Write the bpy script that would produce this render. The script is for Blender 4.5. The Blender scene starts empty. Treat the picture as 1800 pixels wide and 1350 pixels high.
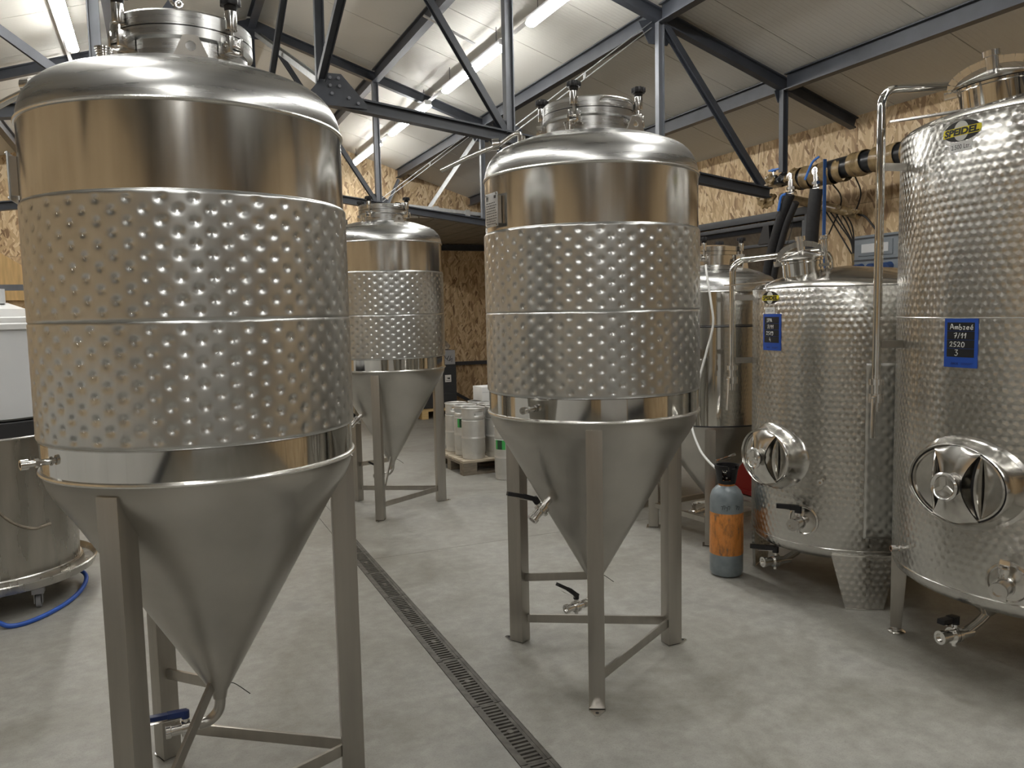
import bpy, bmesh, math, random
from mathutils import Vector, Matrix

C = bpy.context.scene.collection
PI = math.pi
sin, cos, rad = math.sin, math.cos, math.radians
random.seed(7)

# ------------------------------------------------------------------ camera, world, exposure
HC = 1.6
F_PX, PITCH, ROLL, YAW = 1400.2, 0.09026, -0.0209, 0.41491
cam_d = bpy.data.cameras.new('camera')
cam_d.sensor_width = 36.0
cam_d.lens = F_PX * 36.0 / 1800.0
cam_d.clip_start = 0.05
cam = bpy.data.objects.new('camera', cam_d)
C.objects.link(cam)
_fw = Vector((sin(YAW), cos(YAW), 0)); _rt = Vector((cos(YAW), -sin(YAW), 0)); _up = Vector((0, 0, 1))
_F = _fw * cos(PITCH) - _up * sin(PITCH)
_U = _fw * sin(PITCH) + _up * cos(PITCH)
_r = _rt * cos(ROLL) + _U * sin(ROLL)
_u = -_rt * sin(ROLL) + _U * cos(ROLL)
cam.matrix_world = Matrix(((_r.x, _u.x, -_F.x, 0), (_r.y, _u.y, -_F.y, 0), (_r.z, _u.z, -_F.z, HC), (0, 0, 0, 1)))
sc = bpy.context.scene
sc.camera = cam
world = bpy.data.worlds.new('world')
sc.world = world
world.use_nodes = True
world.node_tree.nodes['Background'].inputs[0].default_value = (0.02, 0.02, 0.022, 1)
world.node_tree.nodes['Background'].inputs[1].default_value = 1.0
sc.view_settings.view_transform = 'Standard'
sc.view_settings.look = 'None'
sc.view_settings.gamma = 1.0
sc.view_settings.use_curve_mapping = False
sc.view_settings.exposure = 0.46
LAMP = 47.0            # radiance of the LED battens
LAMP_COL = (1.0, 0.99, 0.955)

# ------------------------------------------------------------------ materials
def nmat(name):
    m = bpy.data.materials.new(name)
    m.use_nodes = True
    return m, m.node_tree, m.node_tree.nodes['Principled BSDF']

def N(t, kind, **kw):
    n = t.nodes.new(kind)
    for k, v in kw.items():
        setattr(n, k, v)
    return n

def math_n(t, op, a, b=None, clamp=False):
    n = t.nodes.new('ShaderNodeMath'); n.operation = op; n.use_clamp = clamp
    for i, x in enumerate((a, b)):
        if x is None: continue
        if isinstance(x, (int, float)): n.inputs[i].default_value = x
        else: t.links.new(x, n.inputs[i])
    return n.outputs[0]

def ramp(t, fac, stops, interp='LINEAR'):
    r = t.nodes.new('ShaderNodeValToRGB')
    r.color_ramp.interpolation = interp
    el = r.color_ramp.elements
    while len(el) < len(stops): el.new(0.5)
    for e, (p, c) in zip(el, stops):
        e.position = p
        e.color = (*c, 1) if len(c) == 3 else c
    t.links.new(fac, r.inputs[0])
    return r.outputs[0]

def simple(name, col, rough=0.5, metal=0.0, var=0.0, scale=8.0, stretch=(1, 1, 1), bump=0.0, rvar=0.0, aniso=0.0, spec=0.5, tangent=None):
    m, t, b = nmat(name)
    b.inputs['Base Color'].default_value = (*col, 1)
    b.inputs['Roughness'].default_value = rough
    b.inputs['Metallic'].default_value = metal
    b.inputs['Specular IOR Level'].default_value = spec
    if var or bump or rvar:
        tc = N(t, 'ShaderNodeTexCoord')
        mp = N(t, 'ShaderNodeMapping'); mp.inputs['Scale'].default_value = stretch
        t.links.new(tc.outputs['Object'], mp.inputs[0])
        no = N(t, 'ShaderNodeTexNoise'); no.inputs['Scale'].default_value = scale; no.inputs['Detail'].default_value = 5
        t.links.new(mp.outputs[0], no.inputs['Vector'])
        if var:
            lo = tuple(max(0, c * (1 - var)) for c in col); hi = tuple(min(1, c * (1 + var)) for c in col)
            t.links.new(ramp(t, no.outputs[0], [(0.3, lo), (0.7, hi)]), b.inputs['Base Color'])
        if rvar:
            r = math_n(t, 'MULTIPLY_ADD', no.outputs[0], rvar * 2)
            r.node.inputs[2].default_value = rough - rvar
            t.links.new(r, b.inputs['Roughness'])
        if bump:
            bp = N(t, 'ShaderNodeBump'); bp.inputs['Strength'].default_value = bump; bp.inputs['Distance'].default_value = 0.002
            t.links.new(no.outputs[0], bp.inputs['Height']); t.links.new(bp.outputs[0], b.inputs['Normal'])
    if aniso:
        b.inputs['Anisotropic'].default_value = aniso
        tg = N(t, 'ShaderNodeTangent'); tg.direction_type = 'RADIAL'; tg.axis = 'Z'
        t.links.new(tg.outputs[0], b.inputs['Tangent'])
    return m

M = {}
STEEL = (0.60, 0.585, 0.555)
M['polish'] = simple('polished_steel', STEEL, 0.17, 1, var=0.10, scale=3, stretch=(9, 9, 0.5), rvar=0.05, bump=0.02)
M['mirror'] = simple('mirror_steel', (0.66, 0.65, 0.62), 0.07, 1, var=0.06, scale=3, stretch=(6, 6, 1), rvar=0.03)
M['dome'] = simple('brushed_dome_steel', (0.53, 0.53, 0.52), 0.28, 1, var=0.10, scale=4, stretch=(1, 1, 14), rvar=0.07, aniso=0.45)
M['jacket'] = simple('satin_jacket_steel', (0.57, 0.575, 0.565), 0.31, 1, var=0.07, scale=3, stretch=(5, 5, 1), rvar=0.05)
M['cone'] = simple('dull_cone_steel', (0.47, 0.455, 0.425), 0.30, 1, var=0.10, scale=4, rvar=0.06, aniso=0.3)
M['leg'] = simple('satin_tube_steel', (0.41, 0.39, 0.355), 0.36, 1, var=0.08, scale=3, stretch=(8, 8, 0.6), rvar=0.06)
M['weld'] = simple('weld_bead_steel', (0.78, 0.77, 0.74), 0.25, 1, bump=0.3, scale=120)
M['fitting'] = simple('cast_fitting_steel', (0.72, 0.71, 0.69), 0.16, 1, rvar=0.05, scale=30)
M['black'] = simple('black_plastic', (0.012, 0.012, 0.014), 0.38, spec=0.4)
M['blackmetal'] = simple('black_enamel', (0.02, 0.02, 0.022), 0.45)
M['bluehandle'] = simple('dark_blue_plastic', (0.012, 0.03, 0.13), 0.35)
M['bluevalve'] = simple('bright_blue_plastic', (0.05, 0.19, 0.62), 0.4)
M['anthracite'] = simple('anthracite_paint', (0.040, 0.045, 0.056), 0.42, var=0.25, scale=5, rvar=0.06, spec=0.5)
M['galv'] = simple('galvanised_steel', (0.50, 0.51, 0.51), 0.42, 0.85, var=0.12, scale=30)
M['greymember'] = simple('grey_painted_steel', (0.16, 0.17, 0.19), 0.4, 0.2, var=0.15, scale=6)
M['white'] = simple('white_plastic', (0.72, 0.72, 0.71), 0.45, var=0.04, scale=3)
M['bingrey'] = simple('grey_white_plastic', (0.60, 0.61, 0.62), 0.5, var=0.05, scale=2.5)
M['paper'] = simple('white_paper', (0.75, 0.75, 0.74), 0.6)
M['card'] = simple('white_carton', (0.74, 0.74, 0.73), 0.7, var=0.05, scale=5)
M['pallet'] = simple('pallet_wood', (0.44, 0.38, 0.29), 0.75, var=0.28, scale=3, stretch=(1.5, 18, 18), bump=0.4)
M['palletdark'] = simple('weathered_pallet_wood', (0.20, 0.17, 0.13), 0.8, var=0.3, scale=4, stretch=(1.5, 12, 12))
M['pine'] = simple('yellow_pine', (0.66, 0.47, 0.22), 0.6, var=0.15, scale=3, stretch=(1, 14, 14))
M['ply'] = simple('plywood_board', (0.62, 0.42, 0.19), 0.55, var=0.18, scale=2.5, stretch=(9, 9, 1.2))
M['keg'] = simple('keg_steel', (0.66, 0.655, 0.63), 0.48, 0.75, var=0.12, scale=5, rvar=0.06)
M['green'] = simple('green_sticker', (0.06, 0.42, 0.10), 0.5)
M['darkgreen'] = simple('dark_sticker', (0.02, 0.06, 0.03), 0.5)
M['orange'] = None
M['gasgrey'] = simple('grey_bottle_paint', (0.20, 0.235, 0.255), 0.32, var=0.2, scale=14)
M['redpaint'] = simple('red_paint', (0.30, 0.02, 0.015), 0.45)
M['bluehose'] = simple('blue_rubber_hose', (0.02, 0.09, 0.42), 0.42, var=0.15, scale=10)
M['strapblue'] = simple('blue_webbing', (0.03, 0.10, 0.30), 0.7)
M['hosewhite'] = simple('white_pvc_hose', (0.72, 0.72, 0.70), 0.35)
M['insul'] = simple('black_foam_insulation', (0.022, 0.022, 0.024), 0.62, var=0.2, scale=40, bump=0.2)
M['tape'] = simple('brown_packing_tape', (0.24, 0.17, 0.085), 0.22, var=0.35, scale=18, bump=0.5)
M['wrap'] = simple('black_wrap_film', (0.015, 0.016, 0.018), 0.28, var=0.2, scale=12, bump=0.6)
M['cable'] = simple('black_cable', (0.012, 0.012, 0.013), 0.5)
M['iron'] = simple('cast_iron_grate', (0.115, 0.108, 0.095), 0.55, 0.4, var=0.35, scale=22, bump=0.4)
M['pit'] = simple('drain_channel_dark', (0.008, 0.008, 0.008), 0.8)
M['frameanth'] = simple('anthracite_window_frame', (0.055, 0.06, 0.068), 0.4)
M['boxgrey'] = simple('grey_electrical_box', (0.20, 0.225, 0.25), 0.5, var=0.05, scale=6)
M['socket'] = simple('blue_socket', (0.03, 0.07, 0.20), 0.45)
M['labelyellow'] = simple('yellow_print', (0.80, 0.68, 0.02), 0.45)
M['labelblack'] = simple('black_print', (0.010, 0.010, 0.010), 0.4)
M['labelgrey'] = simple('light_grey_print', (0.62, 0.62, 0.58), 0.45)
M['cardblue'] = simple('blue_card', (0.012, 0.075, 0.42), 0.5)
M['cardnavy'] = simple('navy_print', (0.008, 0.03, 0.18), 0.5)
M['slate'] = simple('black_chalkboard', (0.008, 0.009, 0.012), 0.6)
M['chalk'] = simple('white_chalk', (0.80, 0.80, 0.78), 0.9)
M['foil'] = simple('crumpled_clear_film', (0.55, 0.54, 0.52), 0.25, 0.3, var=0.3, scale=9)
M['bindark'] = simple('dark_container_plastic', (0.03, 0.034, 0.04), 0.55, var=0.1, scale=4)
M['bintop'] = simple('grey_carton', (0.36, 0.37, 0.39), 0.6, var=0.05, scale=4)
M['caster'] = simple('grey_caster_metal', (0.45, 0.45, 0.45), 0.35, 0.8)
M['vat'] = simple('stained_vat_steel', (0.42, 0.405, 0.37), 0.28, 1, var=0.22, scale=2.2, stretch=(4, 4, 0.7), rvar=0.1)

# lamp tube
m, t, b = nmat('led_diffuser')
b.inputs['Base Color'].default_value = (0.9, 0.9, 0.9, 1)
b.inputs['Emission Color'].default_value = (*LAMP_COL, 1)
b.inputs['Emission Strength'].default_value = LAMP
M['led'] = m

# orange gas bottle paint with scuffs
m, t, b = nmat('worn_orange_paint')
tc = N(t, 'ShaderNodeTexCoord'); no = N(t, 'ShaderNodeTexNoise'); no.inputs['Scale'].default_value = 24; no.inputs['Detail'].default_value = 8; no.inputs['Roughness'].default_value = 0.65
mp = N(t, 'ShaderNodeMapping'); mp.inputs['Scale'].default_value = (1.4, 1.4, 0.6)
t.links.new(tc.outputs['Object'], mp.inputs[0]); t.links.new(mp.outputs[0], no.inputs['Vector'])
t.links.new(ramp(t, no.outputs[0], [(0.33, (0.12, 0.11, 0.10)), (0.39, (0.40, 0.16, 0.04)), (0.55, (0.66, 0.25, 0.055)), (0.75, (0.58, 0.28, 0.10))]), b.inputs['Base Color'])
b.inputs['Roughness'].default_value = 0.42
M['orange'] = m

# floor: power-floated concrete
m, t, b = nmat('concrete_floor')
tc = N(t, 'ShaderNodeNewGeometry')
n1 = N(t, 'ShaderNodeTexNoise'); n1.inputs['Scale'].default_value = 1.3; n1.inputs['Detail'].default_value = 8; n1.inputs['Roughness'].default_value = 0.6; n1.inputs['Distortion'].default_value = 0.6
n2 = N(t, 'ShaderNodeTexNoise'); n2.inputs['Scale'].default_value = 14; n2.inputs['Detail'].default_value = 10; n2.inputs['Roughness'].default_value = 0.65
n3 = N(t, 'ShaderNodeTexNoise'); n3.inputs['Scale'].default_value = 160; n3.inputs['Detail'].default_value = 3
for n in (n1, n2, n3): t.links.new(tc.outputs['Position'], n.inputs['Vector'])
c1 = ramp(t, n1.outputs[0], [(0.30, (0.215, 0.206, 0.180)), (0.44, (0.272, 0.265, 0.239)), (0.56, (0.312, 0.307, 0.283)), (0.70, (0.255, 0.252, 0.236))])
c2 = ramp(t, n2.outputs[0], [(0.35, (0.80, 0.79, 0.77)), (0.65, (1.10, 1.10, 1.09))])
mx = N(t, 'ShaderNodeMix', data_type='RGBA', blend_type='MULTIPLY'); mx.inputs[0].default_value = 1
t.links.new(c1, mx.inputs[6]); t.links.new(c2, mx.inputs[7])
c3 = ramp(t, n3.outputs[0], [(0.30, (0.80, 0.79, 0.77)), (0.45, (1, 1, 1)), (0.70, (1.0, 1.0, 1.0)), (0.78, (1.25, 1.25, 1.22))])
mx2 = N(t, 'ShaderNodeMix', data_type='RGBA', blend_type='MULTIPLY'); mx2.inputs[0].default_value = 1
t.links.new(mx.outputs[2], mx2.inputs[6]); t.links.new(c3, mx2.inputs[7])
t.links.new(mx2.outputs[2], b.inputs['Base Color'])
rr = ramp(t, n2.outputs[0], [(0.3, (0.42,) * 3), (0.7, (0.62,) * 3)])
t.links.new(rr, b.inputs['Roughness'])
bp = N(t, 'ShaderNodeBump'); bp.inputs['Strength'].default_value = 0.12; bp.inputs['Distance'].default_value = 0.004
t.links.new(n2.outputs[0], bp.inputs['Height']); t.links.new(bp.outputs[0], b.inputs['Normal'])
M['floor'] = m

# OSB: overlapping wood strands
def osb_mat(name, tint, dark=1.0):
    m, t, b = nmat(name)
    ge = N(t, 'ShaderNodeNewGeometry')
    sp = N(t, 'ShaderNodeSeparateXYZ'); t.links.new(ge.outputs['Position'], sp.inputs[0])
    u = math_n(t, 'ADD', sp.outputs[0], sp.outputs[1])
    cb = N(t, 'ShaderNodeCombineXYZ'); t.links.new(u, cb.inputs[0]); t.links.new(sp.outputs[2], cb.inputs[1])
    wob = N(t, 'ShaderNodeTexNoise'); wob.inputs['Scale'].default_value = 14
    t.links.new(cb.outputs[0], wob.inputs['Vector'])
    off = N(t, 'ShaderNodeVectorMath', operation='SCALE'); off.inputs['Scale'].default_value = 0.02
    t.links.new(wob.outputs['Color'], off.inputs[0])
    ad = N(t, 'ShaderNodeVectorMath', operation='ADD'); t.links.new(cb.outputs[0], ad.inputs[0]); t.links.new(off.outputs[0], ad.inputs[1])
    vals = []
    for k, (ang, lx, ly) in enumerate(((78, 8.0, 36.0), (115, 9.0, 42.0), (52, 9.5, 40.0), (95, 7.0, 30.0))):
        mp = N(t, 'ShaderNodeMapping'); mp.vector_type = 'TEXTURE'
        mp.inputs['Rotation'].default_value = (0, 0, rad(ang)); mp.inputs['Location'].default_value = (3.1 * k, 1.7 * k, 0)
        t.links.new(ad.outputs[0], mp.inputs[0])
        ms = N(t, 'ShaderNodeVectorMath', operation='MULTIPLY'); ms.inputs[1].default_value = (lx, ly, 1)
        t.links.new(mp.outputs[0], ms.inputs[0])
        vo = N(t, 'ShaderNodeTexVoronoi'); vo.voronoi_dimensions = '2D'; vo.inputs['Scale'].default_value = 1.0
        t.links.new(ms.outputs[0], vo.inputs['Vector'])
        sc3 = N(t, 'ShaderNodeSeparateColor'); t.links.new(vo.outputs['Color'], sc3.inputs[0])
        vals.append((sc3.outputs[0], sc3.outputs[1]))
    cur = vals[0][0]
    for k, th in ((1, 0.58), (2, 0.62), (3, 0.72)):
        sel = math_n(t, 'GREATER_THAN', vals[k][1], th)
        mxn = N(t, 'ShaderNodeMix', data_type='FLOAT')
        t.links.new(sel, mxn.inputs[0]); t.links.new(cur, mxn.inputs[2]); t.links.new(vals[k][0], mxn.inputs[3])
        cur = mxn.outputs[0]
    T = lambda c: tuple(x * y * dark for x, y in zip(c, tint))
    col = ramp(t, cur, [(0.0, T((0.22, 0.13, 0.07))), (0.10, T((0.38, 0.25, 0.14))), (0.35, T((0.54, 0.385, 0.215))), (0.65, T((0.65, 0.485, 0.285))), (1.0, T((0.77, 0.62, 0.41)))])
    t.links.new(col, b.inputs['Base Color'])
    b.inputs['Roughness'].default_value = 0.6
    bp = N(t, 'ShaderNodeBump'); bp.inputs['Strength'].default_value = 0.25; bp.inputs['Distance'].default_value = 0.003
    t.links.new(cur, bp.inputs['Height']); t.links.new(bp.outputs[0], b.inputs['Normal'])
    return m
M['osb'] = osb_mat('osb_board', (1.0, 1.0, 1.0))

# ceiling sandwich panels: fine ribs along the slope
m, t, b = nmat('ribbed_ceiling_sheet')
ge = N(t, 'ShaderNodeNewGeometry'); sp = N(t, 'ShaderNodeSeparateXYZ'); t.links.new(ge.outputs['Position'], sp.inputs[0])
wv = math_n(t, 'SINE', math_n(t, 'MULTIPLY', sp.outputs[1], 2 * PI / 0.045))
w01 = math_n(t, 'MULTIPLY_ADD', wv, 0.5); w01.node.inputs[2].default_value = 0.5
wr = ramp(t, w01, [(0.0, (0, 0, 0)), (0.25, (1, 1, 1)), (1, (1, 1, 1))])
bp = N(t, 'ShaderNodeBump'); bp.inputs['Strength'].default_value = 0.45; bp.inputs['Distance'].default_value = 0.003
t.links.new(wr, bp.inputs['Height']); t.links.new(bp.outputs[0], b.inputs['Normal'])
b.inputs['Base Color'].default_value = (0.60, 0.585, 0.54, 1)
b.inputs['Roughness'].default_value = 0.42
M['ceil'] = m

# circular-brushed ("marbled") steel: overlapping brushed discs, brush direction turns around each disc
m, t, b = nmat('marbled_steel')
uv = N(t, 'ShaderNodeUVMap'); uv.uv_map = 'UVMap'
PITCH_D = 0.036
wn_ = N(t, 'ShaderNodeTexNoise'); wn_.inputs['Scale'].default_value = 6.0
t.links.new(uv.outputs[0], wn_.inputs['Vector'])
so = N(t, 'ShaderNodeSeparateXYZ'); t.links.new(uv.outputs[0], so.inputs[0])
lx = math_n(t, 'ADD', math_n(t, 'MULTIPLY', so.outputs[0], 1 / PITCH_D), math_n(t, 'MULTIPLY', wn_.outputs[0], 0.5))
ly = math_n(t, 'MULTIPLY', so.outputs[1], 1 / PITCH_D)
S3 = math.sqrt(3.0)
def near(shift):
    ax_ = math_n(t, 'SUBTRACT', lx, shift); ay_ = math_n(t, 'SUBTRACT', math_n(t, 'MULTIPLY', ly, 1 / S3), shift)
    dx_ = math_n(t, 'SUBTRACT', ax_, math_n(t, 'ROUND', ax_))
    dy_ = math_n(t, 'MULTIPLY', math_n(t, 'SUBTRACT', ay_, math_n(t, 'ROUND', ay_)), S3)
    d2 = math_n(t, 'ADD', math_n(t, 'MULTIPLY', dx_, dx_), math_n(t, 'MULTIPLY', dy_, dy_))
    return dx_, dy_, d2
A_, B_ = near(0.0), near(0.5)
sel_ = math_n(t, 'LESS_THAN', B_[2], A_[2])
def pick(k):
    m_ = N(t, 'ShaderNodeMix', data_type='FLOAT')
    t.links.new(sel_, m_.inputs[0]); t.links.new(A_[k], m_.inputs[2]); t.links.new(B_[k], m_.inputs[3])
    return m_.outputs[0]
px_l, py_l, d2_l = pick(0), pick(1), pick(2)
cbl = N(t, 'ShaderNodeCombineXYZ'); t.links.new(px_l, cbl.inputs[0]); t.links.new(py_l, cbl.inputs[1])
s2 = N(t, 'ShaderNodeSeparateXYZ'); t.links.new(cbl.outputs[0], s2.inputs[0])
tg = N(t, 'ShaderNodeTangent'); tg.direction_type = 'UV_MAP'; tg.uv_map = 'UVMap'
a1 = N(t, 'ShaderNodeVectorMath', operation='SCALE'); t.links.new(tg.outputs[0], a1.inputs[0]); t.links.new(math_n(t, 'MULTIPLY', s2.outputs[1], -1.0), a1.inputs['Scale'])
zc = N(t, 'ShaderNodeCombineXYZ'); t.links.new(s2.outputs[0], zc.inputs[2])
sm = N(t, 'ShaderNodeVectorMath', operation='ADD'); t.links.new(a1.outputs[0], sm.inputs[0]); t.links.new(zc.outputs[0], sm.inputs[1])
nrm = N(t, 'ShaderNodeVectorMath', operation='NORMALIZE'); t.links.new(sm.outputs[0], nrm.inputs[0])
t.links.new(nrm.outputs[0], b.inputs['Tangent'])
b.inputs['Anisotropic'].default_value = 0.92
b.inputs['Anisotropic Rotation'].default_value = 0.25
b.inputs['Metallic'].default_value = 1
b.inputs['Base Color'].default_value = (0.56, 0.55, 0.52, 1)
b.inputs['Roughness'].default_value = 0.25
bpd = N(t, 'ShaderNodeBump'); bpd.inputs['Strength'].default_value = 1.0; bpd.inputs['Distance'].default_value = 0.0028
t.links.new(math_n(t, 'SQRT', d2_l), bpd.inputs['Height']); t.links.new(bpd.outputs[0], b.inputs['Normal'])
M['marble'] = m

# window glass
m, t, b = nmat('window_glass')
b.inputs['Base Color'].default_value = (0.02, 0.02, 0.022, 1); b.inputs['Roughness'].default_value = 0.03; b.inputs['Specular IOR Level'].default_value = 0.9
M['glass'] = m

# ------------------------------------------------------------------ mesh builder
class MB:
    def __init__(s): s.v = []; s.f = []; s.uv = None
    def add(s, vs, fs, T=None):
        o = len(s.v)
        if T is not None: vs = [T @ Vector(p) for p in vs]
        s.v += [tuple(p) for p in vs]
        s.f += [tuple(i + o for i in f) for f in fs]
        return s
    def box(s, c, d, T=None):
        x, y, z = c; a, b_, h = d[0] / 2, d[1] / 2, d[2] / 2
        v = [(x + i * a, y + j * b_, z + k * h) for k in (-1, 1) for j in (-1, 1) for i in (-1, 1)]
        return s.add(v, [(0, 2, 3, 1), (4, 5, 7, 6), (0, 1, 5, 4), (2, 6, 7, 3), (0, 4, 6, 2), (1, 3, 7, 5)], T)
    def bar(s, p0, p1, w, d, up=(0, 0, 1)):
        p0, p1 = Vector(p0), Vector(p1); z = (p1 - p0); L = z.length; z.normalize()
        x = Vector(up).cross(z)
        if x.length < 1e-4: x = Vector((1, 0, 0)).cross(z)
        x.normalize(); y = z.cross(x)
        T = Matrix(((x.x, y.x, z.x, p0.x), (x.y, y.y, z.y, p0.y), (x.z, y.z, z.z, p0.z), (0, 0, 0, 1)))
        return s.box((0, 0, L / 2), (w, d, L), T)
    def prism(s, poly, z0, z1, T=None):
        n = len(poly)
        v = [(x, y, z0) for x, y in poly] + [(x, y, z1) for x, y in poly]
        f = [tuple(range(n - 1, -1, -1)), tuple(range(n, 2 * n))] + [(i, (i + 1) % n, n + (i + 1) % n, n + i) for i in range(n)]
        return s.add(v, f, T)
    def isec(s, p0, p1, w, d, t=0.01, up=(0, 0, 1)):
        T = frame(p0, p1, up); L = (Vector(p1) - Vector(p0)).length
        a, h, q = w / 2, d / 2, t / 2
        poly = [(-a, -h), (a, -h), (a, -h + t), (q, -h + t), (q, h - t), (a, h - t), (a, h), (-a, h), (-a, h - t), (-q, h - t), (-q, -h + t), (-a, -h + t)]
        n = 12
        v = [(x, y, 0) for x, y in poly] + [(x, y, L) for x, y in poly]
        f = [(i, (i + 1) % n, n + (i + 1) % n, n + i) for i in range(n)]
        for o, rev in ((0, 1), (n, 0)):
            for q4 in ((0, 1, 2, 11), (2, 3, 10, 11), (3, 4, 9, 10), (4, 5, 8, 9), (5, 6, 7, 8)):
                q4 = tuple(i + o for i in q4)
                f.append(q4[::-1] if rev else q4)
        return s.add(v, f, T)
    def cyl(s, p0, p1, r0, r1=None, n=24, caps=True):
        r1 = r0 if r1 is None else r1
        T = frame(p0, p1); L = (Vector(p1) - Vector(p0)).length
        v = []
        for z, r in ((0, r0), (L, r1)):
            v += [(r * cos(2 * PI * i / n), r * sin(2 * PI * i / n), z) for i in range(n)]
        f = [(i, (i + 1) % n, n + (i + 1) % n, n + i) for i in range(n)]
        if caps: f += [tuple(range(n - 1, -1, -1)), tuple(range(n, 2 * n))]
        return s.add(v, f, T)
    def lathe(s, prof, n=64, T=None, a0=0.0, a1=2 * PI, close=True):
        full = abs(a1 - a0 - 2 * PI) < 1e-6
        m_ = n if full else n + 1
        v = []
        for r, z in prof:
            v += [(r * cos(a0 + (a1 - a0) * i / n), r * sin(a0 + (a1 - a0) * i / n), z) for i in range(m_)]
        f = []
        for j in range(len(prof) - 1):
            for i in range(n):
                k = (i + 1) % m_
                f.append((j * m_ + i, j * m_ + k, (j + 1) * m_ + k, (j + 1) * m_ + i))
        return s.add(v, f, T)
    def tube(s, pts, r, n=10, smooth=6, caps=True):
        pts = [Vector(p) for p in pts]
        if smooth and len(pts) > 2:
            q = []
            P = [pts[0] * 2 - pts[1]] + pts + [pts[-1] * 2 - pts[-2]]
            for i in range(1, len(P) - 2):
                for k in range(smooth):
                    u = k / smooth
                    a, b_, c, d = P[i - 1], P[i], P[i + 1], P[i + 2]
                    q.append(0.5 * ((2 * b_) + (c - a) * u + (2 * a - 5 * b_ + 4 * c - d) * u * u + (3 * b_ - a - 3 * c + d) * u ** 3))
            q.append(pts[-1]); pts = q
        rs = r if isinstance(r, (list, tuple)) else None
        v = []; ref = Vector((0, 0, 1))
        x = None
        for i, p in enumerate(pts):
            d = (pts[min(i + 1, len(pts) - 1)] - pts[max(i - 1, 0)]).normalized()
            if x is None:
                x = ref.cross(d)
                if x.length < 1e-3: x = Vector((1, 0, 0)).cross(d)
            x = (x - d * x.dot(d)).normalized(); y = d.cross(x)
            rr_ = r if rs is None else rs[0] + (rs[1] - rs[0]) * i / (len(pts) - 1)
            v += [p + x * (rr_ * cos(2 * PI * k / n)) + y * (rr_ * sin(2 * PI * k / n)) for k in range(n)]
        f = [(i * n + k, i * n + (k + 1) % n, (i + 1) * n + (k + 1) % n, (i + 1) * n + k) for i in range(len(pts) - 1) for k in range(n)]
        if caps: f += [tuple(range(n - 1, -1, -1)), tuple(range((len(pts) - 1) * n, len(pts) * n))]
        return s.add(v, f)
    def torus(s, R, r, T=None, n=32, m_=8):
        prof = [(R + r * cos(2 * PI * k / m_), r * sin(2 * PI * k / m_)) for k in range(m_)] + [(R + r, 0)]
        return s.lathe(prof, n, T)
    def build(s, name, mat, parent=None, bevel=0, smooth=35, label=None, kind=None):
        me = bpy.data.meshes.new(name)
        me.from_pydata(s.v, [], s.f)
        me.update()
        bm = bmesh.new(); bm.from_mesh(me)
        bmesh.ops.recalc_face_normals(bm, faces=bm.faces)
        if bevel:
            es = [e for e in bm.edges if len(e.link_faces) == 2 and e.calc_face_angle(0) > rad(40)]
            if es:
                bmesh.ops.bevel(bm, geom=es, offset=bevel, segments=2, profile=0.7, affect='EDGES', clamp_overlap=True)
        bm.to_mesh(me); bm.free()
        if smooth:
            me.shade_smooth()
            me.set_sharp_from_angle(angle=rad(smooth))
        me.materials.append(mat)
        o = bpy.data.objects.new(name, me)
        C.objects.link(o)
        if parent: o.parent = parent
        if label: o['label'] = label
        if kind: o['kind'] = kind
        return o

def frame(p0, p1, up=(0, 0, 1)):
    p0, p1 = Vector(p0), Vector(p1); z = (p1 - p0).normalized()
    x = Vector(up).cross(z)
    if x.length < 1e-4: x = Vector((1, 0, 0)).cross(z)
    x.normalize(); y = z.cross(x)
    return Matrix(((x.x, y.x, z.x, p0.x), (x.y, y.y, z.y, p0.y), (x.z, y.z, z.z, p0.z), (0, 0, 0, 1)))

def pol(r, a, z=0.0):
    return Vector((r * cos(rad(a)), r * sin(rad(a)), z))

def skin(r, a, z):
    """frame on a cylinder: X to the viewer's right, Y up, Z outwards"""
    c_, s_ = cos(rad(a)), sin(rad(a))
    return Matrix(((-s_, 0, c_, r * c_), (c_, 0, s_, r * s_), (0, 1, 0, z), (0, 0, 0, 1)))

def thing(name, label, cat, loc=(0, 0, 0), rz=0.0, group=None, kind=None):
    o = bpy.data.objects.new(name, None); C.objects.link(o)
    o.empty_display_size = 0.1
    o.location = loc; o.rotation_euler = (0, 0, rz)
    if label: o['label'] = label
    if cat: o['category'] = cat
    if group: o['group'] = group
    if kind: o['kind'] = kind
    return o

def tag(o, label, cat, group=None, kind=None):
    o['label'] = label; o['category'] = cat
    if group: o['group'] = group
    if kind: o['kind'] = kind
    return o

def dup(root, label, loc=None, rz=None, group=None):
    kids = {}
    for o in list(C.objects):
        if o.parent: kids.setdefault(o.parent, []).append(o)
    def rec(o, par):
        c = o.copy(); C.objects.link(c); c.parent = par
        for ch in kids.get(o, []): rec(ch, c)
        return c
    r = rec(root, None)
    if loc is not None: r.location = loc
    if rz is not None: r.rotation_euler = (0, 0, rz)
    r['label'] = label
    if group: r['group'] = group
    return r

def text_mesh(s, size, shear=0.0, align='CENTER', bold=0.0):
    cu = bpy.data.curves.new('lettering', 'FONT')
    cu.body = s; cu.size = size; cu.align_x = align; cu.align_y = 'CENTER'; cu.shear = shear; cu.offset = bold
    cu.resolution_u = 3
    o = bpy.data.objects.new('lettering', cu); C.objects.link(o)
    dg = bpy.context.evaluated_depsgraph_get(); dg.update()
    me = bpy.data.meshes.new_from_object(o.evaluated_get(dg))
    vs = [v.co.copy() for v in me.vertices]; fs = [tuple(p.vertices) for p in me.polygons]
    bpy.data.objects.remove(o); bpy.data.curves.remove(cu); bpy.data.meshes.remove(me)
    return vs, fs

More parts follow.
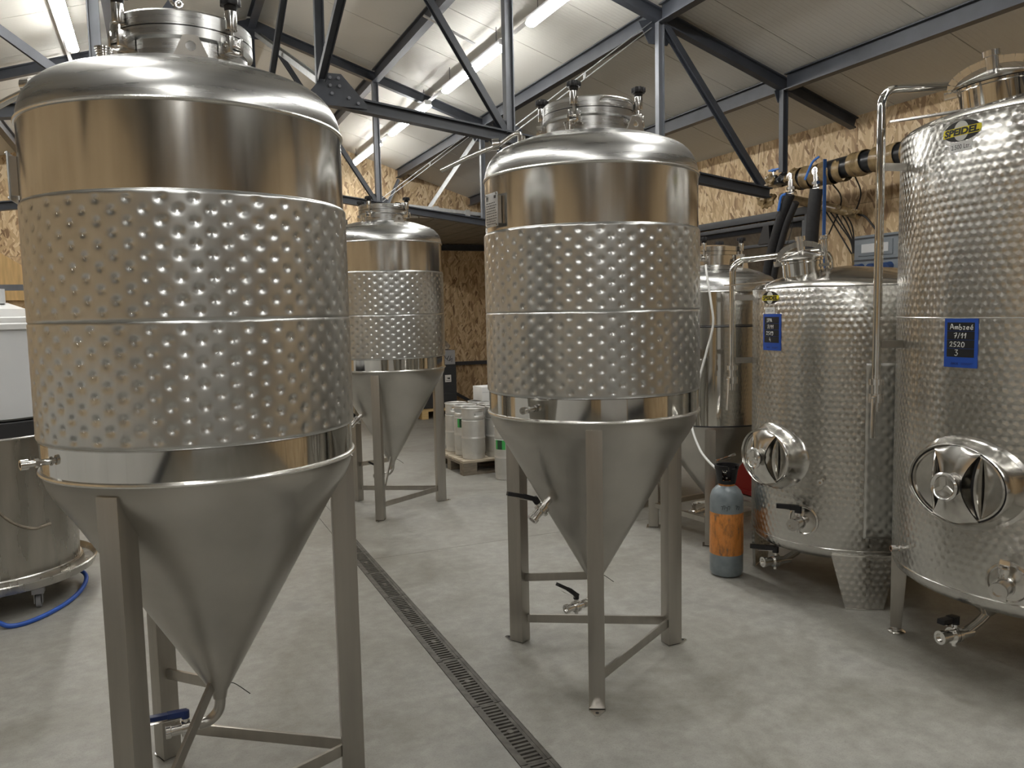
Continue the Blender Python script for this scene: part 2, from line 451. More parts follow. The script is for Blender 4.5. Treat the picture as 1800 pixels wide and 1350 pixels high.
def bent(R, a, z):
    """maps flat (x right, y up, h out) onto a cylinder of radius R at angle a, height z"""
    def fn(p):
        x, y, h = p[0], p[1], p[2] if len(p) > 2 else 0.0
        return pol(R + h, a + math.degrees(x / R), z + y)
    return fn

def bent_plate(mb, fn, poly_rows, h0, h1):
    """poly_rows: list of (y, xl, xr); builds a thin curved plate"""
    nx = 12; v = []; f = []
    for h in (h0, h1):
        for (y, xl, xr) in poly_rows:
            v += [fn((xl + (xr - xl) * i / nx, y, h)) for i in range(nx + 1)]
    nr = len(poly_rows); W = nx + 1; o = nr * W
    for j in range(nr - 1):
        for i in range(nx):
            a, b_, c, d = j * W + i, j * W + i + 1, (j + 1) * W + i + 1, (j + 1) * W + i
            f += [(d, c, b_, a), (o + a, o + b_, o + c, o + d)]
        f += [(j * W, j * W + o, (j + 1) * W + o, (j + 1) * W), (j * W + nx, (j + 1) * W + nx, (j + 1) * W + nx + o, j * W + nx + o)]
    for i in range(nx):
        f += [(i, i + 1, o + i + 1, o + i), ((nr - 1) * W + i, o + (nr - 1) * W + i, o + (nr - 1) * W + i + 1, (nr - 1) * W + i + 1)]
    mb.add(v, f)
    return mb

def ellipse_rows(a, b_, n=16):
    r = []
    for i in range(n + 1):
        y = -b_ * cos(PI * i / n); w = a * math.sqrt(max(0, 1 - (y / b_) ** 2))
        r.append((y, -w - 1e-4, w + 1e-4))
    return r

# ------------------------------------------------------------------ room shell
XR, XW, XL = 1.075, 5.8, -3.65          # ridge, right wall, left wall
Y0, Y1 = -5.85, 12.9                    # rear wall, far gable
RIDGE, SL = 4.705, 0.32                 # truss top-chord centre line at the ridge, roof slope
def zchord(x): return RIDGE - SL * abs(x - XR)
def zceil(x): return zchord(x) + 0.085

DX0, DX1, DY0, DY1 = 1.083, 1.2084, -1.73, 5.71
fl = thing('floor', None, None, kind='structure')
def slab(x0, x1, y0, y1, z1=0.0, z0=-0.12):
    b = 0.002
    return MB().box(((x0 + x1) / 2, (y0 + y1) / 2, (z0 + z1) / 2), (x1 - x0 - 2 * b, y1 - y0 - 2 * b, z1 - z0)).build('slab', M['floor'], fl)
slab(XL, DX0, Y0, Y1)
slab(DX1, XW, Y0, 5.06); slab(DX1, XW, 5.06, Y1)
slab(DX0, DX1, DY1, Y1); slab(DX0, DX1, Y0, DY0)
MB().box(((XL + XW) / 2, (Y0 + Y1) / 2, -0.24), (XW - XL + 0.4, Y1 - Y0 + 0.4, 0.1)).build('subfloor', M['pit'], fl)

# walls of OSB boards (1.25 m wide)
def wall_boards(name, axis, fixed, inward, a0, a1, top):
    """vertical boards along axis ('x' or 'y'); top(a) gives the wall height"""
    w = thing(name, None, None, kind='structure')
    n = max(1, round((a1 - a0) / 1.25)); st = (a1 - a0) / n
    rows = [0.0, 2.5, 9.9]
    for i in range(n):
        p, q = a0 + i * st + 0.0015, a0 + (i + 1) * st - 0.0015
        for z0, z1 in zip(rows, rows[1:]):
            z0 += 0.0015; z1 -= 0.0015
            hp, hq = min(z1, top(p)), min(z1, top(q))
            poly = [(p, z0), (q, z0)]
            if hq > z0 + 0.01: poly.append((q, hq))
            if p < XR < q and axis == 'x' and top(XR) < z1: poly.append((XR, top(XR)))
            if hp > z0 + 0.01: poly.append((p, hp))
            if len(poly) < 3: continue
            th = 0.018 + 0.0015 * ((i + int(z0)) % 2)
            mb = MB()
            if axis == 'y': T = Matrix(((0, 0, inward, fixed), (1, 0, 0, 0), (0, 1, 0, 0), (0, 0, 0, 1)))
            else: T = Matrix(((1, 0, 0, 0), (0, 0, inward, fixed), (0, 1, 0, 0), (0, 0, 0, 1)))
            mb.prism(poly, -0.03, th - 0.018, T)
            mb.build('osb_panel', M['osb'], w)
    return w
wall_boards('wall_right', 'y', XW, -1, Y0, Y1, lambda a: zceil(XW) + 0.02)
wall_boards('wall_left', 'y', XL, 1, Y0, Y1, lambda a: zceil(XL) + 0.02)
wall_boards('wall_back', 'x', Y1, -1, XL, XW, lambda a: zceil(a) + 0.02)
wall_boards('wall_front', 'x', Y0, 1, XL, XW, lambda a: zceil(a) + 0.02)

ce = thing('ceiling', None, None, kind='structure')
nb = 19; st = (Y1 - Y0) / nb
for side, xe in ((1, XW), (-1, XL)):
    me0 = None
    for i in range(nb):
        if me0 is None:
            z0, z1 = zceil(XR), zceil(xe)
            mb = MB().add([(XR, 0.004, z0), (xe, 0.004, z1), (xe, st - 0.004, z1), (XR, st - 0.004, z0),
                           (XR, 0.004, z0 + 0.08), (xe, 0.004, z1 + 0.08), (xe, st - 0.004, z1 + 0.08), (XR, st - 0.004, z0 + 0.08)],
                          [(0, 1, 2, 3), (7, 6, 5, 4), (0, 4, 5, 1), (1, 5, 6, 2), (2, 6, 7, 3), (3, 7, 4, 0)])
            o = mb.build('roof_panel', M['ceil'], ce); me0 = o
        else:
            o = me0.copy(); C.objects.link(o)
        o.location = (0, Y0 + i * st, 0)
MB().add([(XL, Y0, zceil(XL) + 0.1), (XR, Y0, zceil(XR) + 0.1), (XW, Y0, zceil(XW) + 0.1), (XL, Y1, zceil(XL) + 0.1), (XR, Y1, zceil(XR) + 0.1), (XW, Y1, zceil(XW) + 0.1)],
         [(0, 1, 4, 3), (1, 2, 5, 4)]).build('roof_skin', M['pit'], ce)

# ------------------------------------------------------------------ roof steel
TY = [-2.1, 1.65, 5.4, 9.15]
PX = [2.40, 3.70, 4.95]                  # purlins right of the ridge (mirrored on the left)
def zbot(x): return 3.02 - 0.124 * abs(x - XR)
def mirror(x, s): return XR + s * (x - XR)
gal_members = []
def make_truss():
    tr = thing('roof_truss', None, None, kind='structure')
    A, G = M['anthracite'], M['greymember']
    for s in (1, -1):
        xe = mirror(5.76, s) if s > 0 else XL + 0.04
        xb = mirror(4.80, s)
        MB().isec((XR + s * 0.002, 0, zchord(XR)), (xe, 0, zchord(xe)), 0.07, 0.10, 0.012).build('top_chord', A, tr, bevel=0)
        MB().isec((XR + s * 0.002, 0, zbot(XR)), (xb, 0, zbot(xb)), 0.075, 0.085, 0.012).build('bottom_chord', A, tr)
        x4, x3, x2 = [mirror(x, s) for x in PX]
        MB().isec((x4, 0, zbot(x4) + 0.03), (x4, 0, zchord(x4) - 0.04), 0.065, 0.065, 0.008, up=(1, 0, 0)).build('post', G, tr)
        MB().isec((x3, 0, zbot(x3) + 0.03), (x3, 0, zchord(x3) - 0.04), 0.05, 0.055, 0.008, up=(1, 0, 0)).build('post', G, tr)
        MB().isec((x2, 0, 2.74), (x2, 0, zchord(x2) - 0.04), 0.05, 0.055, 0.008, up=(1, 0, 0)).build('post', A, tr)
        MB().isec((mirror(3.74, s), 0.0, zchord(3.7) - 0.06), (mirror(4.72, s), 0.0, zbot(4.72) + 0.05), 0.05, 0.06, 0.008, up=(0, 1, 0)).build('diagonal', A, tr)
        MB().isec((mirror(XR + 0.20, s), 0.0, zchord(XR) - 0.14), (mirror(2.36, s), 0.0, zbot(2.4) + 0.05), 0.045, 0.055, 0.008, up=(0, 1, 0)).build('diagonal', A, tr)
        mb = MB()
        if s < 0: mb.isec((mirror(3.64, s), 0.0, zchord(3.7) - 0.06), (mirror(2.44, s), 0.0, zbot(2.4) + 0.06), 0.05, 0.055, 0.007, up=(0, 1, 0))
        for dz in (-0.022, 0.022) if s > 0 else ():
            mb.bar((mirror(3.64, s), 0.025, zchord(3.7) - 0.06 + dz), (mirror(2.44, s), 0.025, zbot(2.4) + 0.06 + dz), 0.006, 0.012, up=(0, 1, 0))
        if s > 0: mb.bar((mirror(3.04, s), 0.025, (zchord(3.7) + zbot(2.4)) / 2 - 0.022), (mirror(3.04, s), 0.025, (zchord(3.7) + zbot(2.4)) / 2 + 0.022), 0.03, 0.008)
        mb.build('twin_flat_diagonal' if s > 0 else 'diagonal', M['galv'] if s > 0 else G, tr)
        # gusset plates
        Tm = Matrix(((1, 0, 0, 0), (0, 0, -1, 0), (0, 1, 0, 0), (0, 0, 0, 1)))
        for (gx, gz, a, b_) in ((x3, zchord(x3) - 0.09, 0.17, 0.11), (mirror(2.40, s), zbot(2.4) + 0.06, 0.12, 0.10), (x2, zchord(x2) - 0.07, 0.07, 0.07)):
            g = MB().prism([(gx - a, gz + b_ * 0.6 - s * 0.02), (gx - a * 0.45, gz - b_), (gx + a * 0.55, gz - b_), (gx + a, gz + b_ * 0.5 - s * 0.04), (gx, gz + b_ * 0.9)], -0.042, -0.034, Tm).build('gusset_plate', A, tr)
    # centre gusset at the bottom chord
    Tm = Matrix(((1, 0, 0, 0), (0, 0, -1, 0), (0, 1, 0, 0), (0, 0, 0, 1)))
    zc_ = zbot(XR)
    g = MB().prism([(XR - 0.13, zc_ - 0.05), (XR + 0.27, zc_ - 0.06), (XR + 0.27, zc_ - 0.03), (XR + 0.105, zc_ + 0.15), (XR + 0.005, zc_ + 0.15), (XR - 0.13, zc_ - 0.01)], 0.044, 0.056, Tm).build('gusset_plate', A, tr)
    bo = MB()
    for (bx, bz) in ((0.03, 0.12), (0.085, 0.12), (0.03, 0.07), (0.09, 0.07), (0.04, 0.02), (0.15, 0.0), (0.21, -0.03), (-0.07, 0.0)):
        bo.cyl((XR + bx, -0.070, zc_ + bz), (XR + bx, -0.054, zc_ + bz), 0.011, n=6)
    bo.build('bolt_heads', M['greymember'], g, kind='stuff')
    MB().isec((XR - 0.02, 0, zbot(XR) + 0.03), (XR, 0, zchord(XR) - 0.06), 0.05, 0.06, 0.008, up=(1, 0, 0)).build('king_post', A, tr)
    MB().prism([(XR - 0.22, RIDGE - 0.16), (XR + 0.22, RIDGE - 0.16), (XR + 0.26, RIDGE - 0.04), (XR, RIDGE + 0.05), (XR - 0.26, RIDGE - 0.04)], 0.044, 0.056, Tm).build('gusset_plate', A, tr)
    return tr
tr0 = make_truss(); tr0.location = (0, TY[0], 0)
tr0['label'] = 'anthracite steel roof truss'
for y in TY[1:]:
    d = dup(tr0, 'anthracite steel roof truss', loc=(0, y, 0))

def purlin(x, y0, y1):
    b = MB().isec((0, 0, 0), (0, y1 - y0, 0), 0.075, 0.135, 0.010, up=(0, 0, 1))
    o = b.build('roof_purlin', M['anthracite']); o.location = (x, y0, zchord(x) + 0.012)
    o['kind'] = 'structure'
    return o
ys = [Y0 + 0.02] + TY + [Y1 - 0.02]
for a, b_ in zip(ys, ys[1:]):
    for x in [XR] + PX + [mirror(x, -1) for x in PX]:
        purlin(x, a + 0.04, b_ - 0.04)
# longitudinal galvanised wind braces
for k_, (ya, yb) in enumerate(zip(TY, TY[1:])):
    for x_, p_, q_ in ((XR + 0.05, (yb, RIDGE - 0.12), (ya, zbot(XR) + 0.10)), (XR - 0.03, (ya, RIDGE - 0.12), (yb, zbot(XR) + 0.10))):
        d_ = 0.09 if p_[0] < q_[0] else -0.09
        mt_ = M['galv'] if (k_ == 2 and d_ < 0) else M['anthracite']
        br = MB().isec((x_, p_[0] + d_, p_[1]), (x_, q_[0] - d_, q_[1]), 0.045, 0.05, 0.007, up=(1, 0, 0)).build('wind_brace', mt_); br['kind'] = 'structure'
br = MB().isec((3.66, 9.20, zchord(3.7) - 0.13), (3.02, 9.36, 2.80), 0.045, 0.045, 0.006).build('wind_brace', M['galv']); br['kind'] = 'structure'
br = MB().isec((3.70, 12.80, zchord(3.7) - 0.08), (3.30, 12.86, 2.93), 0.05, 0.05, 0.006).build('wind_brace', M['greymember']); br['kind'] = 'structure'

# loft ceiling in the far corner
lf = thing('loft_ceiling', None, None, kind='structure')
nl = 14; w = (Y1 - 9.42) / 1
for i in range(nl):
    x0 = 2.75 + i * (XW - 2.75) / nl; x1 = 2.75 + (i + 1) * (XW - 2.75) / nl
    MB().box(((x0 + x1) / 2, (9.42 + Y1) / 2 - 0.01, 2.775 + 0.002 * (i % 2)), (x1 - x0 - 0.012, Y1 - 9.42 - 0.06, 0.03)).build('plank', M['palletdark'], lf)
MB().box(((2.75 + XW) / 2, (9.42 + Y1) / 2 - 0.01, 2.82), (XW - 2.77, Y1 - 9.42 - 0.06, 0.04)).build('deck', M['anthracite'], lf)
MB().isec((2.76, Y1 - 0.08, 2.70), (XW - 0.02, Y1 - 0.08, 2.70), 0.08, 0.10, 0.012).build('ledger_beam', M['anthracite'], lf)
# galvanised double rail in front of the loft
ra = thing('cable_rail', 'galvanised double channel rail along the loft edge behind the far fermenter', 'rail')
for dz in (0.0, -0.085):
    MB().isec((2.62, 9.26, 2.885 + dz), (4.6, 9.26, 2.735 + dz), 0.04, 0.05, 0.006, up=(0, 1, 0)).build('rail', M['galv'], ra)
for k in range(5):
    x = 2.72 + 0.4 * k; z = 2.885 - 0.0758 * (x - 2.62) - 0.043
    MB().box((x, 9.225, z), (0.06, 0.012, 0.15)).build('joining_plate', M['galv'], ra)
# pipe rails on the lower gable
rl = thing('wall_brace_bars', 'dark steel cross bar and diagonal fixed low on the shaded board wall', 'bar')
MB().bar((3.3, Y1 - 0.06, 0.74), (XW - 0.05, Y1 - 0.06, 0.74), 0.06, 0.06).build('cross_bar', M['anthracite'], rl)
MB().bar((3.9, Y1 - 0.11, 0.62), (4.9, Y1 - 0.11, -0.0 + 0.05), 0.05, 0.05, up=(0, 1, 0)).build('diagonal_bar', M['anthracite'], rl)

# ------------------------------------------------------------------ lamps
def make_lamp(L=1.55):
    r = thing('ceiling_lamp', 'x', 'lamp')
    MB().box((0, 0, 0.035), (0.075, L, 0.05)).build('housing', M['bingrey'], r, bevel=0.008)
    d = MB()
    prof = [(0.048 * sin(a), -0.03 * cos(a) + 0.008) for a in [(-PI / 2 + PI * k / 10) for k in range(11)]]
    Tm = Matrix(((1, 0, 0, 0), (0, 0, -1, L / 2 - 0.02), (0, 1, 0, 0), (0, 0, 0, 1)))
    d.prism(prof, 0, L - 0.04, Tm)
    d.build('diffuser', M['led'], r)
    for y in (-L * 0.4, L * 0.4):
        MB().cyl((0, y, 0.06), (0, y, 0.21), 0.003, n=6).build('suspension_wire', M['anthracite'], r)
    return r
lamp0 = make_lamp()
rowR = [11.65, 9.49, 7.37, 5.28, 3.15, 1.0, -1.15]
rowL = [11.8, 9.7, 7.6, 5.45, 3.3, 1.15, -1.0, -3.15]
ord_ = ['first', 'second', 'third', 'fourth', 'fifth', 'sixth', 'seventh', 'eighth']
for i, y in enumerate(rowR):
    o = lamp0 if i == 0 else dup(lamp0, 'x')
    o.location = (2.89, y, 3.915)
    o['label'] = 'lit white LED batten, %s from the far gable in the row above the drain' % ord_[i]
    o['group'] = 'row of LED battens over the drain side'
for i, y in enumerate(rowL):
    o = dup(lamp0, 'x', loc=(-0.566, y, 4.03))
    o['label'] = 'lit white LED batten, %s from the far gable in the row above the vat' % ord_[i]
    o['group'] = 'row of LED battens over the vat side'
for nm, x, z in (('lamp_conduit', 2.97, 4.02), ('lamp_conduit', -0.64, 4.13)):
    o = MB().bar((x, -4.2, z), (x, 12.85, z), 0.03, 0.022).build(nm, M['white'])
    o['kind'] = 'structure'
# perforated strip under a purlin
o = MB().bar((2.30, 7.0, 4.235), (2.78, 7.0, 4.045), 0.035, 0.01).build('perforated_strip', M['galv']); o['label'] = 'galvanised perforated strip fixed across under the roof near the lamp row'; o['category'] = 'bracket'

# ------------------------------------------------------------------ floor drain
dr = thing('floor_drain', 'long slotted cast iron channel drain let into the concrete floor', 'drain', (0, 0, 0))
SEC = 0.465; nsec = 16
def grate_mesh():
    mb = MB(); L = SEC - 0.006
    z0, z1 = -0.022, -0.001
    sx0, sx1 = 0.030, 0.095
    mb.box((0.0225 + 0.0, 0, (z0 + z1) / 2), (0.015, L, z1 - z0)); mb.box((0.102, 0, (z0 + z1) / 2), (0.014, L, z1 - z0))
    n = 18; pitch = L / n
    for k in range(n + 1):
        y = -L / 2 + k * pitch
        if k in (0, n): y += 0.004 if k == 0 else -0.004
        mb.box((0.0625, y, (z0 + z1) / 2), (0.066, pitch * 0.50, z1 - z0 - 0.002))
    mb.cyl((0.0625, 0, z0), (0.0625, 0, z1 + 0.001), 0.014, n=12)
    return mb
g0 = None; f0 = None
for k in range(nsec):
    y = DY1 - SEC * (k + 0.5)
    if g0 is None:
        g0 = grate_mesh().build('grate', M['iron'], dr, bevel=0, smooth=0)
        f0 = MB().box((0.0082, 0, -0.02), (0.0135, SEC - 0.004, 0.04)).box((0.1172, 0, -0.02), (0.0145, SEC - 0.004, 0.04)).build('channel_edge', M['iron'], dr)
        g, f = g0, f0
    else:
        g = g0.copy(); f = f0.copy(); C.objects.link(g); C.objects.link(f)
    g.location = f.location = (DX0, y, 0)
MB().box((DX0 + 0.0627, (DY0 + DY1) / 2, -0.11), (0.12, DY1 - DY0, 0.02)).build('channel_bottom', M['pit'], dr)

# ------------------------------------------------------------------ valves
def ball_valve(parent, T, handle_mat, s=1.0, hdir=(0, 0.5, 0.85), hl=0.115, bent_h=True, name='valve'):
    """T: Z along the pipe outwards, origin at the tank wall, Y up"""
    mb = MB()
    mb.cyl((0, 0, -0.02 * s), (0, 0, 0.035 * s), 0.015 * s, n=20)
    mb.cyl((0, 0, 0.035 * s), (0, 0, 0.047 * s), 0.025 * s, n=24)
    mb.cyl((0, 0, 0.049 * s), (0, 0, 0.061 * s), 0.025 * s, n=24)
    mb.cyl((0, 0, 0.047 * s), (0, 0, 0.049 * s), 0.021 * s, n=20)
    mb.cyl((0, 0, 0.061 * s), (0, 0, 0.10 * s), 0.017 * s, n=20)
    mb.lathe([(0.017 * s, 0.092 * s), (0.021 * s, 0.094 * s), (0.021 * s, 0.108 * s), (0.013 * s, 0.108 * s), (0.013 * s, 0.05 * s)], 20)
    mb.cyl((0, 0, 0.048 * s), (0, 0.038 * s, 0.048 * s), 0.010 * s, n=14)
    mb.cyl((0, -0.034 * s, 0.048 * s), (0, 0, 0.048 * s), 0.008 * s, n=14)
    o = mb.build(name, M['fitting'], parent); o.matrix_local = T
    h = MB()
    h.cyl((0, 0.034 * s, 0.048 * s), (0, 0.058 * s, 0.048 * s), 0.013 * s, n=14)
    hv = Vector(hdir).normalized()
    a = Vector((0, 0.052 * s, 0.048 * s)); m_ = a + hv * (hl * 0.4 * s) + Vector((0, 0.006 if bent_h else 0, 0)); e = a + hv * (hl * s)
    side = Vector((1, 0, 0)) if abs(hv.x) < 0.8 else Vector((0, 0, 1))
    upv = hv.cross(side)
    h.bar(a - hv * 0.006, m_, 0.024 * s, 0.018 * s, up=upv); h.bar(m_ - hv * 0.003, e, 0.022 * s, 0.015 * s, up=upv)
    h.build('handle', handle_mat, o, bevel=0.0015)
    h2 = MB()
    h2.bar(a + Vector((0, -0.014, 0)), e - hv * 0.03 * s + Vector((0, -0.020, 0)), 0.012 * s, 0.002, up=upv)
    h2.build('release_lever', M['fitting'], o)
    return o

def stub(parent, T, s=1.0):
    mb = MB()
    mb.cyl((0, 0, -0.01), (0, 0, 0.018 * s), 0.009 * s, n=16); mb.cyl((0, 0, 0.018 * s), (0, 0, 0.028 * s), 0.013 * s, n=6)
    mb.cyl((0, 0, 0.028 * s), (0, 0, 0.045 * s), 0.0085 * s, n=14)
    mb.lathe([(0.0085 * s, 0.045 * s), (0.0145 * s, 0.045 * s), (0.0145 * s, 0.064 * s), (0.008 * s, 0.064 * s), (0.008 * s, 0.03 * s)], 16)
    o = mb.build('sample_stub', M['fitting'], parent); o.matrix_local = T
    return o

def star_knob_mesh(mb, z0, r=0.027):
    pts = []
    for k in range(48):
        a = 2 * PI * k / 48
        pts.append((r * (1 + 0.13 * cos(7 * a)) * cos(a), r * (1 + 0.13 * cos(7 * a)) * sin(a)))
    mb.prism(pts, z0, z0 + 0.020)
    mb.prism([(x * 0.8, y * 0.8) for x, y in pts], z0 + 0.020, z0 + 0.024)
    mb.cyl((0, 0, z0 - 0.016), (0, 0, z0), 0.016, 0.019, n=20)
    return mb

def lid_clamp(parent, r, a, z):
    """swing bolt: clevis at neck height z, sleeve and star knob above"""
    T = Matrix.Translation(pol(r, a, z - 0.006)) @ Matrix.Rotation(rad(a), 4, 'Z')
    cv = MB().box((0.006, -0.019, 0), (0.050, 0.010, 0.046)).box((0.006, 0.019, 0), (0.050, 0.010, 0.046)).box((-0.004, 0, -0.017), (0.04, 0.036, 0.012))
    cv.cyl((0.012, -0.029, 0.002), (0.012, 0.029, 0.002), 0.008, n=12)
    o = cv.build('lid_clamp', M['fitting'], parent, bevel=0.0015); o.matrix_local = T
    MB().cyl((0.012, 0, -0.004), (0.012, 0, 0.06), 0.0065, n=10).build('swing_bolt', M['fitting'], o)
    MB().cyl((0.012, 0, 0.046), (0.012, 0, 0.098), 0.0170, n=20).build('sleeve', M['fitting'], o, bevel=0.001)
    k = star_knob_mesh(MB(), 0.114).build('star_knob', M['black'], o, bevel=0.002); k.location = (0.012, 0, 0)
    return o

# ------------------------------------------------------------------ conical fermenters
FR = 0.4578
ZA, ZB, ZCM, ZD, ZE = 2.1587, 1.9321, 1.5958, 1.2579, 1.1643
def dimple_jacket(R, zb, zm, zt, cols, rows, name='dimple_jacket'):
    na, nz = cols * 14, 0
    zs = []
    nzz = 150
    pts = {}
    def rowz(z0, z1):
        p = (z1 - z0) / (rows + 0.6)
        return [z0 + p * (k + 0.8) for k in range(rows)]
    zr = rowz(zb, zm) + rowz(zm, zt)
    dz = zr[1] - zr[0]; da = 2 * PI / cols
    v = []
    for j in range(nzz + 1):
        z = zb + (zt - zb) * j / nzz
        edge = min(z - zb, zt - z, abs(z - zm) + 0.002)
        lift = 0.0058 * min(1, max(0, edge) / 0.006)
        near = [k for k in range(len(zr)) if abs(zr[k] - z) < 0.05]
        for i in range(na):
            a = 2 * PI * i / na
            d = 0
            for k in near:
                off = 0.5 * (k % 2)
                u = a / da - off; u -= round(u)
                dd = math.hypot(u * da * R, zr[k] - z)
                d = max(d, math.exp(-(dd / 0.0102) ** 2))
            r = R + lift * (1 - 0.92 * d)
            v.append((r * cos(a), r * sin(a), z))
    f = [(j * na + i, j * na + (i + 1) % na, (j + 1) * na + (i + 1) % na, (j + 1) * na + i) for j in range(nzz) for i in range(na)]
    sp = MB()
    for k, z in enumerate(zr):
        for c_ in range(cols):
            a = math.degrees((c_ + 0.5 * (k % 2)) * da)
            sp.torus(0.0066, 0.0013, skin(R + 0.0012, a, z), n=12, m_=4)
    return MB().add(v, f), sp

def knuckle(r0, z0, r1, z1, n, up):
    """quarter ellipse from (r0,z0) vertical tangent to (r1,z1) horizontal-ish tangent"""
    return [(r1 + (r0 - r1) * cos(PI / 2 * k / n), z0 + (z1 - z0) * sin(PI / 2 * k / n)) for k in range(n + 1)]

def make_fermenter(label, group, handle_mat):
    t = thing('conical_fermenter', label, 'fermenter', group=group)
    # upper polished shell (carries the jacket) and lower polished band
    MB().lathe([(FR, ZD - 0.005), (FR, ZA)], 128).build('upper_shell', M['polish'], t)
    MB().lathe([(FR, ZE), (FR, ZD)], 128).build('lower_band', M['mirror'], t)
    j, sp = dimple_jacket(FR + 0.0015, ZD, ZCM, ZB, 36, 11)
    jo = j.build('dimple_jacket', M['jacket'], t, smooth=60)
    sp.build('spot_welds', M['weld'], jo, kind='stuff')
    MB().torus(FR + 0.001, 0.0018, Matrix.Translation((0, 0, ZB)), 128, 6).torus(FR + 0.003, 0.0012, Matrix.Translation((0, 0, ZCM)), 128, 6).torus(FR + 0.001, 0.0018, Matrix.Translation((0, 0, ZD)), 128, 6).build('jacket_seams', M['jacket'], t)
    MB().torus(FR + 0.001, 0.006, Matrix.Translation((0, 0, ZA)), 128, 8).build('weld_bead', M['weld'], t)
    MB().torus(FR + 0.002, 0.007, Matrix.Translation((0, 0, ZE)), 128, 8).build('weld_bead', M['weld'], t)
    # dome
    prof = [(FR, ZA)] + [(0.340 + (FR - 0.340) * cos(PI / 2 * k / 14 * 0.84), ZA + 0.134 * sin(PI / 2 * k / 14 * 0.84)) for k in range(1, 15)]
    r_, z_ = prof[-1]
    for k in range(1, 9):
        u = k / 8; prof.append((r_ + (0.17 - r_) * u, z_ + (2.340 - z_) * (1 - (1 - u) ** 1.7)))
    MB().lathe(prof, 128).build('dome', M['dome'], t)
    # cone
    prof = [(FR, ZE), (FR - 0.0012, ZE - 0.012), (FR - 0.0045, ZE - 0.026), (FR - 0.011, ZE - 0.048), (FR - 0.023, ZE - 0.073), (FR - 0.039, ZE - 0.100), (FR - 0.060, ZE - 0.132), (FR - 0.082, ZE - 0.166), (0.026, 0.385), (0.021, 0.360)]
    MB().lathe(prof, 128).build('cone', M['cone'], t)
    # neck, flange and lid
    MB().lathe([(0.184, 2.325), (0.184, 2.392), (0.200, 2.398), (0.200, 2.424), (0.19, 2.424)], 96).build('manway_neck', M['dome'], t)
    lid = MB().lathe([(0.190, 2.4275), (0.200, 2.4275), (0.200, 2.464), (0.194, 2.470), (0.10, 2.480), (0, 2.485)], 96).build('lid', M['dome'], t)
    MB().lathe([(0.193, 2.423), (0.1985, 2.423), (0.1985, 2.429), (0.193, 2.429)], 64).build('gasket', M['black'], t)
    for a in (-136, -48, 42, 133):
        lid_clamp(t, 0.205, a, 2.392)
    MB().tube([pol(0.196, -106, 2.450), pol(0.226, -106, 2.452), pol(0.234, -102, 2.452), pol(0.236, -86, 2.448), pol(0.232, -71, 2.442), pol(0.224, -68, 2.44), pol(0.196, -68, 2.44)], 0.0045, 8).build('lid_handle', M['fitting'], lid)
    # lifting lugs
    for a in (-82, 38, 158):
        T = skin(0.300, a, 2.296)
        n = 20
        outer = [(-0.052, 0), (0.052, 0), (0.019, 0.072), (-0.019, 0.072)]
        mb = MB()
        hole = [(0.0135 * cos(2 * PI * k / n), 0.042 + 0.0135 * sin(2 * PI * k / n)) for k in range(n)]
        ring = []
        for hx, hy in hole:
            d = Vector((hx, hy - 0.042)).normalized(); best = 9
            for i in range(4):
                x1, y1 = outer[i]; x2, y2 = outer[(i + 1) % 4]
                ex, ey_ = x2 - x1, y2 - y1
                den = d.x * ey_ - d.y * ex
                if abs(den) < 1e-9: continue
                tt = ((x1) * ey_ - (y1 - 0.042) * ex) / den; uu = ((x1) * d.y - (y1 - 0.042) * d.x) / den
                if tt > 0 and -1e-6 <= uu <= 1 + 1e-6: best = min(best, tt)
            ring.append((d.x * best, 0.042 + d.y * best))
        v = []
        for z in (-0.004, 0.004): v += [(x, y, z) for x, y in hole] + [(x, y, z) for x, y in ring]
        f = []
        for i in range(n):
            k = (i + 1) % n
            f += [(i, k, n + k, n + i), (2 * n + i, 3 * n + i, 3 * n + k, 2 * n + k), (i, 2 * n + i, 2 * n + k, k), (n + i, n + k, 3 * n + k, 3 * n + i)]
        mb.add(v, f, T)
        mb.build('lifting_lug', M['leg'], t)
    # threaded bung on the dome
    mb = MB(); p = pol(0.265, -137, 2.318)
    mb.cyl(p, p + Vector((0, 0, 0.034)), 0.016, n=20)
    for k in range(4): mb.cyl(p + Vector((0, 0, 0.012 + 0.0065 * k)), p + Vector((0, 0, 0.0155 + 0.0065 * k)), 0.019 + 0.0015 * k, n=24)
    mb.build('threaded_bung', M['fitting'], t)
    # CIP arm with clamp
    p0 = pol(0.335, -176, 2.285); p1 = pol(0.40, 178, 2.298)
    arm = MB().cyl(p0 - Vector((0, 0, 0.02)), p0 + Vector((0, 0, 0.035)), 0.016, n=16)
    arm.tube([p0 + Vector((0, 0, 0.025)), p0 + Vector((-0.02, 0.005, 0.045)), p1 + Vector((-0.02, 0.01, -0.01)), pol(0.52, 172, 2.25), pol(0.65, 169, 2.19)], 0.0105, 12)
    arm.cyl(p1 + Vector((-0.02, 0, -0.008)), p1 + Vector((-0.045, 0.01, -0.010)), 0.024, n=20)
    arm.build('cleaning_arm', M['fitting'], t)
    # nameplate
    T = skin(FR + 0.022, -176, 2.014)
    pl = MB().box((0, 0, 0), (0.105, 0.135, 0.004)); plo = pl.build('nameplate', M['galv'], t, bevel=0.001); plo.matrix_local = T
    MB().box((0, 0, -0.012), (0.09, 0.11, 0.020)).build('bracket', M['fitting'], plo)
    tm = MB()
    for k in range(9):
        y = 0.028 - 0.0105 * k
        x = -0.044
        random.seed(k)
        while x < 0.038:
            wd = random.uniform(0.006, 0.018)
            tm.box((x + wd / 2, y, 0.0024), (wd * 0.8, 0.0028, 0.0008)); x += wd + 0.004
